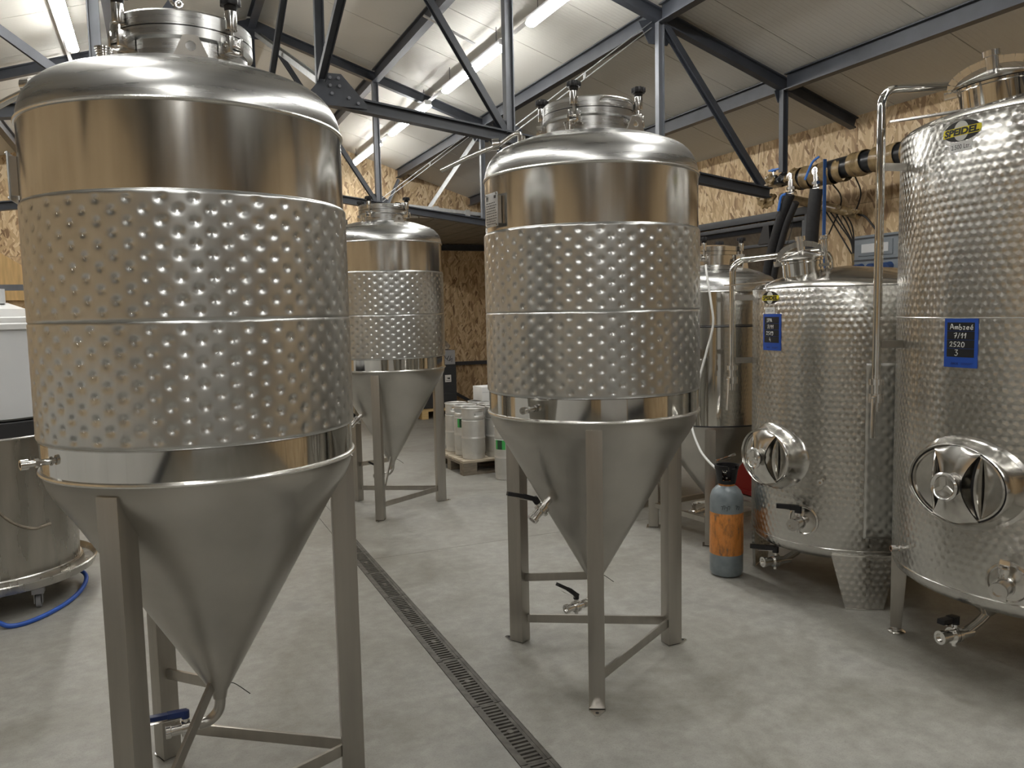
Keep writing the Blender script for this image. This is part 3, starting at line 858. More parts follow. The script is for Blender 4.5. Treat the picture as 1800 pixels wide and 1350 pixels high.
    tm.box((-0.034, 0.05, 0.0024), (0.014, 0.004, 0.0008)).box((-0.040, 0.047, 0.0024), (0.003, 0.02, 0.0008)).box((-0.028, 0.047, 0.0024), (0.003, 0.02, 0.0008)).box((0.034, 0.05, 0.0024), (0.016, 0.012, 0.0008))
    tm.build('engraved_lines', M['labelblack'], plo, kind='stuff')
    rv = MB()
    for sx in (-0.048, 0.048):
        for sy in (-0.062, 0.062): rv.cyl((sx, sy, 0.002), (sx, sy, 0.005), 0.004, n=8)
    rv.build('rivets', M['fitting'], plo, kind='stuff')
    # thermowell stub
    stub(t, skin(FR - 0.002, -151.5, 1.211))
    # cone sample valve
    n_ = (pol(1, -166) * 0.80 + Vector((0, 0, -0.60))).normalized()
    xx = Vector((0, 0, 1)).cross(n_).normalized(); yy = n_.cross(xx)
    p = pol(0.262, -166, 0.795)
    T = Matrix(((xx.x, yy.x, n_.x, p.x), (xx.y, yy.y, n_.y, p.y), (xx.z, yy.z, n_.z, p.z), (0, 0, 0, 1)))
    ball_valve(t, T, M['black'], 1.12, hdir=(-0.25, 0.62, 0.45), name='sample_valve')
    # legs, feet, ties
    for k in range(3):
        a = -119.1 + 120 * k
        T = Matrix.Rotation(rad(a), 4, 'Z')
        lg = MB().box((FR - 0.0376, 0, 1.135 / 2 + 0.004), (0.0753, 0.066, 1.135 - 0.008), T).build('leg', M['leg'], t, bevel=0.005)
        fp = MB().prism([(FR - 0.073, -0.034), (FR + 0.001, -0.034), (FR + 0.048, -0.008), (FR + 0.048, 0.008), (FR + 0.001, 0.034), (FR - 0.073, 0.034)], 0.0, 0.006, T)
        fpo = fp.build('foot_plate', M['fitting'], lg)
        MB().cyl(T @ Vector((FR + 0.028, 0, 0.005)), T @ Vector((FR + 0.028, 0, 0.0068)), 0.007, n=12).build('bolt_hole', M['pit'], lg)
    L = [pol(FR - 0.038, -119.1 + 120 * k) for k in range(3)]
    def tie(a, b_, za, zb, ta, tb, w=0.012, d=0.04, name='tie_bar'):
        a = a.copy(); b_ = b_.copy(); dd = (b_ - a).normalized()
        MB().bar(a + dd * ta + Vector((0, 0, za)), b_ - dd * tb + Vector((0, 0, zb)), w, d).build(name, M['leg'], t, bevel=0.001)
    tie(L[1], L[2], 0.115, 0.115, 0.034, 0.034)
    tie(L[0], L[1], 0.115, 0.115, 0.034, 0.034)
    Oc = Vector((0, 0, 0))
    tie(L[2], Oc, 0.325, 0.40, 0.036, 0.02, 0.012, 0.036, 'cone_strut')
    tie(L[0], Oc, 0.14, 0.425, 0.036, 0.035, 0.012, 0.036, 'cone_strut')
    # outlet elbow and valve
    od = pol(1, -170)
    MB().tube([(0, 0, 0.375), (0, 0, 0.345), tuple(od * 0.008 + Vector((0, 0, 0.315))), tuple(od * 0.035 + Vector((0, 0, 0.290))), tuple(od * 0.07 + Vector((0, 0, 0.284)))], 0.0175, 16).build('outlet_elbow', M['cone'], t)
    T = skin(0.06, -170, 0.283)
    ball_valve(t, T, handle_mat, 1.0, hdir=(0, 0.55, 0.80), name='outlet_valve', hl=0.125)
    # thin tail wire at the cone tip
    MB().tube([pol(0.03, 20, 0.40), pol(0.05, 5, 0.395), pol(0.095, -5, 0.36)], 0.0015, 5).build('tail_wire', M['cable'], t)
    return t

G = 'three dimple jacketed conical fermenters'
T2c, T1c, T3c = (1.7446, 3.0762, 0), (0.1167, 2.6978, 0), (1.7105, 6.3847, 0)
f2 = make_fermenter('conical steel fermenter with black valve handles, between floor drain and orange gas bottle', G, M['black'])
f3 = dup(f2, 'conical steel fermenter standing deepest in the hall beside the pallet of kegs', loc=T3c, rz=rad(0), group=G)
f1 = dup(f2, 'conical steel fermenter with dark blue outlet valve handle, beside the stained vat', loc=T1c, rz=rad(-7), group=G)
f2.location = T2c
for o in list(C.objects):
    if o.parent == f1 and o.name.startswith('outlet_valve'):
        vt = Matrix.Translation(o.location) @ o.rotation_euler.to_matrix().to_4x4()
        for ch in list(o.children): bpy.data.objects.remove(ch)
        par = f1; bpy.data.objects.remove(o)
        nv = ball_valve(f1, vt, M['bluehandle'], 1.0, hdir=(0.05, 0.06, 0.98), hl=0.135, bent_h=False, name='outlet_valve')
        for ch in nv.children:
            if ch.name.startswith('handle'): ch['label'] = 'dark blue valve handle'
        break
for o in list(C.objects):
    if o.parent == f1 and o.name.startswith('sample_valve'):
        for ch in list(o.children): bpy.data.objects.remove(ch)
        bpy.data.objects.remove(o)
        break
for o in list(C.objects):
    if o.parent == f1 and o.name.startswith('lid') and not o.name.startswith('lid_c'):
        for ch in list(o.children): bpy.data.objects.remove(ch)
        a_ = -90
        MB().torus(0.016, 0.005, Matrix.Translation(pol(0.190, a_, 2.497)) @ Matrix.Rotation(rad(35), 4, 'Z') @ Matrix.Rotation(PI / 2, 4, 'X'), 20, 8).cyl(pol(0.190, a_, 2.464), pol(0.190, a_, 2.484), 0.006, n=10).torus(0.009, 0.003, Matrix.Translation(pol(0.206, a_ + 3, 2.478)) @ Matrix.Rotation(PI / 2, 4, 'X'), 16, 6).build('eye_bolt', M['fitting'], o)
        break

# ------------------------------------------------------------------ marbled storage tanks
def cyl_uv(mb_v, mb_f, name, mat, parent):
    pass

def marbled_shell(prof, name, parent, n=128, a0=0, a1=360):
    """lathe with metric UVs so that the brushed discs keep their size"""
    v = []; uvp = []; ln = 0
    Rm = max(p[0] for p in prof)
    lens = [0]
    for p, q in zip(prof, prof[1:]): lens.append(lens[-1] + math.hypot(q[0] - p[0], q[1] - p[1]))
    for (r, z), l in zip(prof, lens):
        for i in range(n + 1):
            a = rad(a0 + (a1 - a0) * i / n)
            v.append((r * cos(a), r * sin(a), z)); uvp.append((Rm * a, l))
    f = [(j * (n + 1) + i, j * (n + 1) + i + 1, (j + 1) * (n + 1) + i + 1, (j + 1) * (n + 1) + i) for j in range(len(prof) - 1) for i in range(n)]
    me = bpy.data.meshes.new(name); me.from_pydata(v, [], f)
    uvl = me.uv_layers.new(name='UVMap')
    for lp in me.loops: uvl.data[lp.index].uv = uvp[lp.vertex_index]
    me.shade_smooth(); me.set_sharp_from_angle(angle=rad(40))
    me.materials.append(M['marble'])
    o = bpy.data.objects.new(name, me); C.objects.link(o); o.parent = parent
    return o

def oval(a, b_, n=48): return [(a * cos(2 * PI * k / n), b_ * sin(2 * PI * k / n)) for k in range(n)]

def loft(mb, rings, T=None, cap0=False, cap1=False):
    """rings: list of equal length lists of 3D points"""
    n = len(rings[0]); v = [p for r in rings for p in r]
    f = [(j * n + i, j * n + (i + 1) % n, (j + 1) * n + (i + 1) % n, (j + 1) * n + i) for j in range(len(rings) - 1) for i in range(n)]
    if cap0: f.append(tuple(range(n - 1, -1, -1)))
    if cap1: f.append(tuple(range((len(rings) - 1) * n, len(rings) * n)))
    return mb.add(v, f, T)

def manhole(parent, R, a, z, A=0.205, B=0.168):
    T = skin(R, a, z)
    def rg(k, h): return [(x * k, y * k, h) for x, y in oval(A, B)]
    def rgw(k): # on the tank wall
        return [(x * k, y * k, math.sqrt(max(0, R * R - (x * k) ** 2)) - R - 0.004) for x, y in oval(A, B)]
    mb = MB(); loft(mb, [rgw(1.17), [(x, y, h + 0.012) for x, y, h in rgw(1.07)], rg(1.0, 0.035), rg(0.985, 0.062), rg(0.955, 0.070), rg(0.925, 0.062), rg(0.915, 0.045)])
    nk = mb.build('manhole_neck', M['polish'], parent); nk.matrix_local = T
    mb = MB(); loft(mb, [rg(0.90, 0.040), rg(0.895, 0.058), rg(0.86, 0.060), rg(0.84, 0.052), rg(0.5, 0.044), rg(0.15, 0.040)], cap1=True)
    dp = mb.build('manhole_door', M['polish'], parent); dp.matrix_local = T
    mb = MB(); mb.v = []; 
    loft(mb, [rg(0.925, 0.05), rg(0.925, 0.056), rg(0.893, 0.056), rg(0.893, 0.05)])
    mb.build('gasket', M['black'], dp)
    # hourglass yoke
    n = 16; rows = []
    for k in range(n + 1):
        y = -B * 0.93 + 2 * B * 0.93 * k / n; u = abs(y) / (B * 0.93)
        w = 0.040 + 0.075 * u ** 1.8
        lim = A * 0.93 * math.sqrt(max(0.02, 1 - (y / (B * 0.97)) ** 2)); w = min(w, lim)
        h = 0.098 - 0.034 * u ** 2
        rows.append((y, w, h))
    v = []; f = []; m_ = 8
    for y, w, h in rows:
        for i in range(m_ + 1):
            x = -w + 2 * w * i / m_
            v.append((x, y, h + 0.004 - 0.012 * (x / w) ** 2 * (0.4 + abs(y) / B)))
    o_ = len(v)
    v += [(x, y, h - 0.008) for x, y, h in v]
    W = m_ + 1
    for j in range(n):
        for i in range(m_):
            a_, b2, c_, d_ = j * W + i, j * W + i + 1, (j + 1) * W + i + 1, (j + 1) * W + i
            f += [(a_, b2, c_, d_), (o_ + d_, o_ + c_, o_ + b2, o_ + a_)]
        f += [(j * W, (j + 1) * W, o_ + (j + 1) * W, o_ + j * W), (j * W + m_, o_ + j * W + m_, o_ + (j + 1) * W + m_, (j + 1) * W + m_)]
    for i in range(m_): f += [(i, o_ + i, o_ + i + 1, i + 1), (n * W + i, n * W + i + 1, o_ + n * W + i + 1, o_ + n * W + i)]
    yk = MB().add(v, f).build('yoke', M['polish'], dp)
    # raised lens-shaped handles either side
    for s in (-1, 1):
        mb = MB(); rings = []
        for k in range(11):
            u = -1 + 2 * k / 10; y = u * B * 0.80
            w = 0.020 * math.sqrt(max(0.0, 1 - u * u)) + 0.003
            x = s * (0.098 - 0.010 * (1 - u * u))
            rings.append([(x + w * 0.5 * cos(q), y, 0.052 + 0.034 * (1 - u * u) * max(0, sin(q)) ) for q in [2 * PI * i / 8 for i in range(8)]])
        loft(mb, rings, None, True, True).build('lens_rib', M['polish'], dp)
        mb = MB()
        pts = [(s * (0.060 + 0.026 * (1 - math.cos(0))), 0)]
        lens = []
        for k in range(13):
            u = -1 + 2 * k / 12; lens.append((s * (0.088 + 0.008 * (1 - u * u)), u * B * 0.74))
        for k in range(13):
            u = 1 - 2 * k / 12; lens.append((s * (0.086 - 0.030 * (1 - u * u)), u * B * 0.74))
        mb.prism(lens[:13] + lens[14:-1], 0.044, 0.0535)
        mb.build('lens_recess', M['blackmetal'], dp)
    # hub knob
    mb = MB().lathe([(0.020, 0.07), (0.020, 0.112), (0.040, 0.118), (0.047, 0.128), (0.047, 0.140), (0.042, 0.147), (0.037, 0.144), (0.033, 0.136), (0.015, 0.133), (0, 0.134)], 36)
    hb = mb.build('hub_knob', M['fitting'], dp); hb.scale = (1.22, 1.22, 1.0)
    s3 = MB()
    for k in range(3): s3.bar((0, 0, 0.137), pol(0.034, 90 + 120 * k, 0.137), 0.012, 0.006, up=(0, 0, 1))
    s3.build('hub_spokes', M['fitting'], hb)
    return dp

def logo(parent, R, a, z, w, volume, zv):
    fn = bent(R, a, z)
    A, B = w / 2, w * 0.245
    mb = bent_plate(MB(), fn, ellipse_rows(A, B), 0.0004, 0.0012)
    lo = mb.build('logo_sticker', M['labelblack'], parent, smooth=0)
    bent_plate(MB(), fn, ellipse_rows(w * 0.20, B * 0.97), 0.0012, 0.0016).build('grey_disc', M['labelgrey'], lo, smooth=0)
    bent_plate(MB(), fn, [(-w * 0.105, -A * 1.02, A * 0.93), (-w * 0.01, -A * 1.03, A * 1.03), (w * 0.085, -A * 0.97, A * 1.01)], 0.0016, 0.0020).build('yellow_band', M['labelyellow'], lo, smooth=0)
    vs, fs = text_mesh('SPEIDEL', w * 0.205, 0.12, bold=0.0016 * w / 0.15)
    xs = [v.x for v in vs]; cx = (max(xs) + min(xs)) / 2; k = w * 0.94 / (max(xs) - min(xs))
    ys_ = [v.y for v in vs]; cy = (max(ys_) + min(ys_)) / 2
    MB().add([fn(((v.x - cx) * k, (v.y - cy) - w * 0.01, 0.0023)) for v in vs], fs).build('lettering', M['labelblack'], lo, smooth=0)
    fv = bent(R, a, zv)
    vw = w * 0.60; vh = w * 0.24
    vo = bent_plate(MB(), fv, [(-vh / 2, -vw / 2, vw / 2), (vh / 2, -vw / 2, vw / 2)], 0.0004, 0.0012).build('volume_sticker', M['paper'], parent, smooth=0)
    vs, fs = text_mesh(volume, w * 0.155)
    xs = [v.x for v in vs]; cx = (max(xs) + min(xs)) / 2; k = vw * 0.86 / (max(xs) - min(xs))
    ys_ = [v.y for v in vs]; cy = (max(ys_) + min(ys_)) / 2
    MB().add([fv(((v.x - cx) * k, v.y - cy, 0.0015)) for v in vs], fs).build('lettering', M['labelblack'], vo, smooth=0)

STROKES = {
    'A': [[(0, 0), (0.22, 1), (0.5, 0.05)], [(0.06, 0.38), (0.44, 0.42)]],
    'm': [[(0, 0.55), (0.05, 0), (0.06, 0.42), (0.2, 0.55), (0.25, 0), (0.28, 0.42), (0.42, 0.55), (0.47, 0)]],
    'b': [[(0.05, 1.0), (0.05, 0), (0.3, 0.05), (0.34, 0.3), (0.2, 0.45), (0.06, 0.38)]],
    'r': [[(0.03, 0.55), (0.25, 0.5), (0.08, 0.05), (0.15, 0), (0.3, 0.1)]],
    'e': [[(0.02, 0.25), (0.3, 0.32), (0.28, 0.5), (0.1, 0.5), (0.02, 0.22), (0.14, 0), (0.36, 0.12)]],
    '\u00e9': [[(0.02, 0.25), (0.3, 0.32), (0.28, 0.5), (0.1, 0.5), (0.02, 0.22), (0.14, 0), (0.36, 0.12)], [(0.14, 0.66), (0.3, 0.9)]],
    '7': [[(0, 0.82), (0.4, 0.95), (0.15, 0)], [(0.08, 0.42), (0.4, 0.5)]],
    '/': [[(0, -0.05), (0.28, 1.0)]],
    '1': [[(0, 0.5), (0.25, 0.95), (0.15, 0)]],
    '2': [[(0, 0.7), (0.12, 0.95), (0.34, 0.85), (0.25, 0.45), (0, 0.05), (0.14, 0.15), (0.42, 0.03)]],
    '5': [[(0.40, 0.95), (0.1, 0.9), (0.06, 0.55), (0.3, 0.5), (0.32, 0.15), (0.02, 0.02)]],
    '0': [[(0.2, 0.95), (0.02, 0.6), (0.1, 0.05), (0.35, 0.1), (0.4, 0.7), (0.2, 0.95)]],
    '3': [[(0.02, 0.9), (0.35, 0.9), (0.15, 0.55), (0.36, 0.35), (0.2, 0.0), (0, 0.1)]],
    '9': [[(0.34, 0.75), (0.15, 0.95), (0.04, 0.65), (0.3, 0.6), (0.34, 0.85), (0.30, 0.1), (0.05, 0.0)]],
    '4': [[(0.12, 0.95), (0.0, 0.35), (0.28, 0.4)], [(0.26, 0.65), (0.24, -0.05)]],
    'I': [[(0.06, 0.9), (0.34, 0.95)], [(0.2, 0.92), (0.15, 0.05)], [(0, 0), (0.3, 0.08)]],
    'P': [[(0.05, 0), (0.08, 0.95), (0.38, 0.85), (0.3, 0.5), (0.07, 0.45)]],
}
def chalk_card(label, base, R, a, z, w, h, lines):
    """blue magnetic card with four black writing fields, chalk strokes and a printed foot line; base = world offset of the tank"""
    t = thing('batch_card', label, 'card', loc=base)
    fn = bent(R, a, z)
    bent_plate(MB(), fn, [(-h / 2, -w / 2, w / 2), (0, -w / 2, w / 2), (h / 2, -w / 2, w / 2)], 0.001, 0.0028).build('backing', M['cardblue'], t, smooth=0)
    fh = h * 0.178; y = h / 2 - h * 0.075
    for ln, (x0, k) in lines:
        bent_plate(MB(), fn, [(y - fh, -w * 0.41, w * 0.41), (y - fh * 0.03, -w * 0.41, w * 0.41)], 0.0028, 0.0034).build('writing_field', M['slate'], t, smooth=0)
        cw = fh * 0.62 * k; x = -w * 0.41 + x0 * w
        mb = MB()
        for ch in ln:
            for st_ in STROKES[ch]:
                pts = [fn((x + px * cw * 1.45, y - fh * 0.83 + py * fh * 0.62 * k, 0.0036)) for px, py in st_]
                mb.tube(pts, 0.0013 * w / 0.147 * (1.15), n=5, smooth=4)
            x += cw * 1.45 * (max(p[0] for s_ in STROKES[ch] for p in s_) + 0.16)
        mb.build('chalk_writing', M['chalk'], t)
        y -= fh
    vs, fs = text_mesh('AMOS', h * 0.062, 0, bold=0.0006)
    xs = [v.x for v in vs]; cx = max(xs)
    MB().add([fn((v.x - cx - w * 0.04, v.y - h * 0.425, 0.0031)) for v in vs], fs).build('lettering', M['cardnavy'], t, smooth=0)
    mb = MB()
    for k in range(3):
        bent_plate(mb, fn, [(-h * 0.408 - k * h * 0.017, w * 0.04, w * (0.40 - 0.05 * k)), (-h * 0.400 - k * h * 0.017, w * 0.04, w * (0.40 - 0.05 * k))], 0.0028, 0.0031)
    mb.build('fine_print', M['cardnavy'], t, smooth=0)
    return t

def vent_lid(parent, loc, r, tilt, tdir, s=1.0):
    """small tilted neck with conical lid, swing arm, clamp knob and centre valve"""
    ax = Vector((cos(rad(tdir)), sin(rad(tdir)), 0))
    R_ = Matrix.Rotation(tilt, 4, Vector((0, 0, 1)).cross(ax))
    T = Matrix.Translation(loc) @ R_
    o = MB().lathe([(r, -0.06), (r, 0.078), (r * 1.04, 0.082), (r * 1.04, 0.092)], 48).build('lid_neck', M['mirror'], parent); o.matrix_local = T
    l = MB().lathe([(r * 1.02, 0.094), (r * 1.14, 0.094), (r * 1.15, 0.102), (r * 1.06, 0.110), (r * 0.5, 0.135), (r * 0.2, 0.145), (0, 0.146)], 48).build('lid', M['polish'], parent); l.matrix_local = T
    MB().cyl((0.0, 0, 0.135), (0.0, 0, 0.205), 0.022 * s, n=20).cyl((0, 0, 0.198), (0, 0, 0.222), 0.029 * s, n=20).build('relief_valve', M['fitting'], l)
    # bow-shaped swing arm
    pts = [(-r * 1.2 * cos(q) , 0, 0.105 + 0.075 * sin(q)) for q in [PI * k / 12 for k in range(13)]]
    mb = MB()
    for p, q in zip(pts, pts[1:]): mb.bar(p, q, 0.03, 0.007, up=(0, 1, 0))
    ar = mb.build('swing_arm', M['fitting'], l); ar.rotation_euler = (0, 0, rad(-62))
    mb = MB().cyl((r * 1.2, 0, 0.03), (r * 1.2, 0, 0.20), 0.008, n=12).cyl((r * 1.2, 0, 0.12), (r * 1.2, 0, 0.19), 0.018, n=18).cyl((r * 1.2, 0, 0.188), (r * 1.2, 0, 0.21), 0.026, n=18)
    mb.box((r * 1.12, 0, 0.05), (0.06, 0.03, 0.016))
    hg = MB().box((-r * 1.2, 0, 0.085), (0.05, 0.035, 0.03)).cyl((-r * 1.2, -0.03, 0.10), (-r * 1.2, 0.03, 0.10), 0.008, n=10).build('lid_hinge', M['fitting'], l, bevel=0.001); hg.rotation_euler = (0, 0, rad(-62))
    cl = mb.build('lid_clamp', M['fitting'], l, bevel=0.001); cl.rotation_euler = (0, 0, rad(-62))
    return l

def riser(parent, R, a, zb, zt, end, r=0.018, brz=(), zr=1.7):
    """vertical pipe beside the tank that arches over to the tank top, with a butterfly valve at its foot"""
    p = pol(R + 0.115 if R < 0.6 else R + 0.125, a)
    e = Vector(end)
    d = Vector((e.x - p.x, e.y - p.y, 0)); L = d.length; d.normalize()
    q = 0.075
    def arc(c, v0, v1, n=6): return [c + v0 * cos(PI / 2 * k / n) + v1 * sin(PI / 2 * k / n) for k in range(n + 1)]
    Z = Vector((0, 0, 1))
    rise = 0.04
    pts = [p + Z * zb, p + Z * (zb + 0.3), p + Z * (zt - q - 0.2)]
    pts += arc(p + Z * (zt - q) + d * q, -d * q, Z * q)
    top = p + d * (L - q) + Z * (zt + rise - q)
    pts += arc(top, Z * q, d * q)
    pts += [p + d * L + Z * (zr)]
    pipe = MB().tube(pts, r, 16, smooth=0).build('riser_pipe', M['mirror'], parent)
    mb = MB()
    b_ = p
    mb.cyl(b_ + Z * (zb - 0.02), b_ + Z * zb, r * 1.05, n=20)
    mb.cyl(b_ + Z * (zb - 0.045), b_ + Z * (zb - 0.018), r * 1.75, n=24)
    mb.cyl(b_ + Z * (zb - 0.085), b_ + Z * (zb - 0.045), r * 1.1, n=20)
    mb.cyl(b_ + Z * (zb - 0.125), b_ + Z * (zb - 0.085), r * 1.75, n=24)
    mb.cyl(b_ + Z * (zb - 0.165), b_ + Z * (zb - 0.125), r * 1.0, n=20)
    v = mb.build('butterfly_valve', M['fitting'], parent)
    hd = MB()
    sd = pol(1, a + 62)
    h0 = b_ + Z * (zb - 0.105) + sd * r * 1.2
    hd.bar(b_ + Z * (zb - 0.098), h0 + sd * 0.03 + Z * 0.008, 0.02, 0.01)
    hd.bar(h0 + sd * 0.024 + Z * 0.010, h0 + sd * 0.040 + Z * -0.175, 0.008, 0.022, up=(0, 1, 0))
    hd.build('handle', M['fitting'], v, bevel=0.001)
    for z in brz:
        inner = pol(R - 0.01, a - 4)
        br_ = MB().bar(b_ + Z * z, inner + Z * z, 0.005, 0.034, up=(0, 0, 1)).build('pipe_bracket', M['leg'], parent)
        MB().cyl(inner + Z * z, inner + Z * z + pol(0.035, a - 30), 0.004, n=8).build('screw', M['fitting'], br_)
    return pipe

def plate_leg(parent, R, a, zt, w0, w1, foot=False):
    mb = MB()
    rows = []
    fn = bent(R - 0.012, a, 0)
    mb = bent_plate(MB(), fn, [(0.004, -w1 / 2, w1 / 2), (zt * 0.5, -(w0 + w1) / 4, (w0 + w1) / 4), (zt, -w0 / 2, w0 / 2)], -0.004, 0.012)
    # return flange edges
    o = mb.build('leg', M['marble'], parent, smooth=40)
    me = o.data; uvl = me.uv_layers.new(name='UVMap')
    for lp in me.loops:
        co = me.vertices[lp.vertex_index].co
        uvl.data[lp.index].uv = (R * math.atan2(co.y, co.x), co.z)
    bent_plate(MB(), bent(R, a, zt), [(-0.004, -w0 / 2, w0 / 2), (0.004, -w0 / 2, w0 / 2)], -0.004, 0.005).build('weld_line', M['weld'], o)
    bent_plate(MB(), bent(R - 0.012, a, 0.004), [(-0.004, -w1 / 2, w1 / 2), (0.002, -w1 / 2, w1 / 2)], -0.006, 0.016).build('foot_strip', M['fitting'], o)
    return o

def tube_leg(parent, R, a, zt):
    T = Matrix.Rotation(rad(a), 4, 'Z')
    mb = MB()
    def sec(w, d, r0): return [(r0 - d, -w / 2, 0), (r0, -w / 2, 0), (r0, w / 2, 0), (r0 - d, w / 2, 0)]
    rings = []
    for z, w, d in ((0.03, 0.05, 0.05), (0.10, 0.07, 0.055), (zt + 0.02, 0.15, 0.075)):
        rings.append([(x, y, z) for x, y, _ in sec(w, d, R - 0.008 + 0.006)])
    loft(mb, rings, T, True, True)
    o = mb.build('leg', M['leg'], parent, bevel=0.004)
    c = T @ Vector((R - 0.03, 0, 0))
    MB().cyl(c + Vector((0, 0, 0.012)), c + Vector((0, 0, 0.035)), 0.02, n=16).lathe([(0.0, 0.0), (0.040, 0.0), (0.041, 0.006), (0.030, 0.013), (0.0, 0.014)], 28, Matrix.Translation(c)).build('levelling_foot', M['fitting'], o)
    return o

def storage_tank(label, loc, R, zb, zt, dish, n=144):
    t = thing('storage_tank', label, 'tank', loc=loc)
    prof = [(R - 0.14, zb - 0.055), (R - 0.04, zb - 0.03), (R - 0.012, zb - 0.010), (R, zb + 0.012), (R, zb + 0.3), (R, zt - 0.3), (R, zt - 0.012), (R - 0.006, zt)]
    marbled_shell(prof, 'shell', t, n)
    MB().lathe([(R - 0.006, zt), (R - 0.020, zt + 0.018), (R - 0.05, zt + 0.032), (R * 0.5, zt + dish * 0.8), (0, zt + dish)], n).build('dish_top', M['polish'], t)
    MB().torus(R + 0.0005, 0.0025, Matrix.Translation((0, 0, zt - 0.002)), n, 6).build('rim_seam', M['polish'], t)
    MB().torus(R + 0.0005, 0.003, Matrix.Translation((0, 0, zb + 0.03)), n, 6).build('rim_seam', M['polish'], t)
    MB().lathe([(R - 0.14, zb - 0.055), (0.05, zb - 0.12), (0, zb - 0.12)], 64).build('dish_bottom', M['polish'], t)
    return t

def wall_valve(parent, R, a, z, mat, hdir):
    T = skin(R, a, z)
    d = MB().lathe([(0.02, 0.0), (0.082, -0.004), (0.082, 0.004), (0.074, 0.007), (0.068, 0.003), (0.045, 0.006), (0.02, 0.014)], 40).build('valve_disc', M['polish'], parent); d.matrix_local = T
    return ball_valve(parent, T @ Matrix.Translation((0, 0, 0.012)) @ Matrix.Diagonal((1, 1, 0.72, 1)), mat, 1.55, hdir=hdir, hl=0.075, bent_h=False, name='racking_valve')

def bottom_valve(parent, R, a, z, mat, r_in=0.16, hdir=(0.25, 0.1, 0.95), hl=0.085):
    p0 = pol(R - r_in - 0.06, a, z + 0.10); p1 = pol(R - r_in, a, z + 0.03); p2 = pol(R - r_in + 0.07, a, z)
    MB().lathe([(0.16, 0.19), (0.12, 0.16), (0.035, 0.075), (0.02, 0.06), (0, 0.06)], 32, Matrix.Translation(pol(R - r_in - 0.06, a, z))).build('outlet_sump', M['polish'], parent)
    MB().tube([p0 + Vector((0, 0, 0.0)), p0 + Vector((0, 0, -0.03)), p1, p2], 0.019, 14).build('bottom_outlet', M['fitting'], parent)
    return ball_valve(parent, skin(R - r_in + 0.06, a, z), mat, 1.4, hdir=hdir, hl=hl, bent_h=False, name='bottom_valve')

C5, R5 = (3.6205, 2.2119, 0), 0.6647
C4, R4 = (3.592, 3.400, 0), 0.5132
t5 = storage_tank('tall marbled steel storage tank carrying the Ambre\u00e9 chalk card and 2.500 Ltr. sticker', C5, R5, 0.386, 2.338, 0.14)
MB().torus(R5 + 0.0005, 0.0035, Matrix.Translation((0, 0, 1.538)), 144, 6).build('belt_seam', M['weld'], t5)
logo(t5, R5, 178, 2.279, 0.165, '2.500 Ltr.', 2.218)
manhole(t5, R5, -176.5, 0.872, 0.218, 0.168)
wall_valve(t5, R5, -161.4, 0.50, M['fitting'], (0.2, 0.35, 0.9))
bottom_valve(t5, R5, 176, 0.190, M['black'], 0.20)
riser(t5, R5, 150.5, 1.285, 2.535, (-0.12, 0.30, 2.40), 0.0185, (2.20, 1.42), zr=2.40)
vent_lid(t5, (-0.345, 0.105, 2.425), 0.135, rad(9), 165, 1.15)
MB().prism([(-0.27, -0.012), (0.42, -0.030), (0.42, 0.030), (-0.27, 0.012)], 0, 0.008, Matrix.Translation((-0.50, 0.16, 2.395)) @ Matrix.Rotation(rad(-38), 4, 'Z') @ Matrix.Rotation(rad(-5), 4, 'Y')).build('top_strap', M['fitting'], t5)
stub(t5, skin(R5 - 0.002, 153.8, 0.50))
for a in (129, 249, 9): tube_leg(t5, R5, a, 0.40)
chalk_card('blue chalk card reading Ambre\u00e9, 7/11, 2520 and 3 on the tall tank', C5, R5, 180.1, 1.437, 0.146, 0.198,
           [('Ambre\u00e9', (0.10, 1.0)), ('7/11', (0.22, 1.0)), ('2520', (0.10, 0.95)), ('3', (0.26, 1.15))])

t4 = storage_tank('lower marbled steel storage tank carrying the IPA chalk card and 1.250 Ltr. sticker', C4, R4, 0.2855, 1.702, 0.12)
logo(t4, R4, 174, 1.648, 0.142, '1.250 Ltr.', 1.578)
manhole(t4, R4, 178.5, 0.775, 0.195, 0.16)
wall_valve(t4, R4, -159, 0.452, M['black'], (-0.95, 0.0, 0.35))
bottom_valve(t4, R4, 172, 0.155, M['black'], 0.19, (-0.5, 0.04, 0.85), 0.10)
riser(t4, R4, 142, 1.275, 1.875, (-0.02, 0.10, 1.80), 0.018, (1.655, 1.286), zr=1.79)
vent_lid(t4, (-0.275, 0.05, 1.765), 0.108, rad(7), 172, 0.95)
MB().prism([(-0.25, -0.010), (0.28, -0.045), (0.28, 0.045), (-0.25, 0.010)], 0, 0.006, Matrix.Translation((-0.42, 0.16, 1.738)) @ Matrix.Rotation(rad(-30), 4, 'Z') @ Matrix.Rotation(rad(-4), 4, 'Y')).build('top_strap', M['fitting'], t4)
stub(t4, skin(R4 - 0.002, -148, 0.682))
for a in (-124, -4, 116): plate_leg(t4, R4, a, 0.290, 0.33, 0.185)
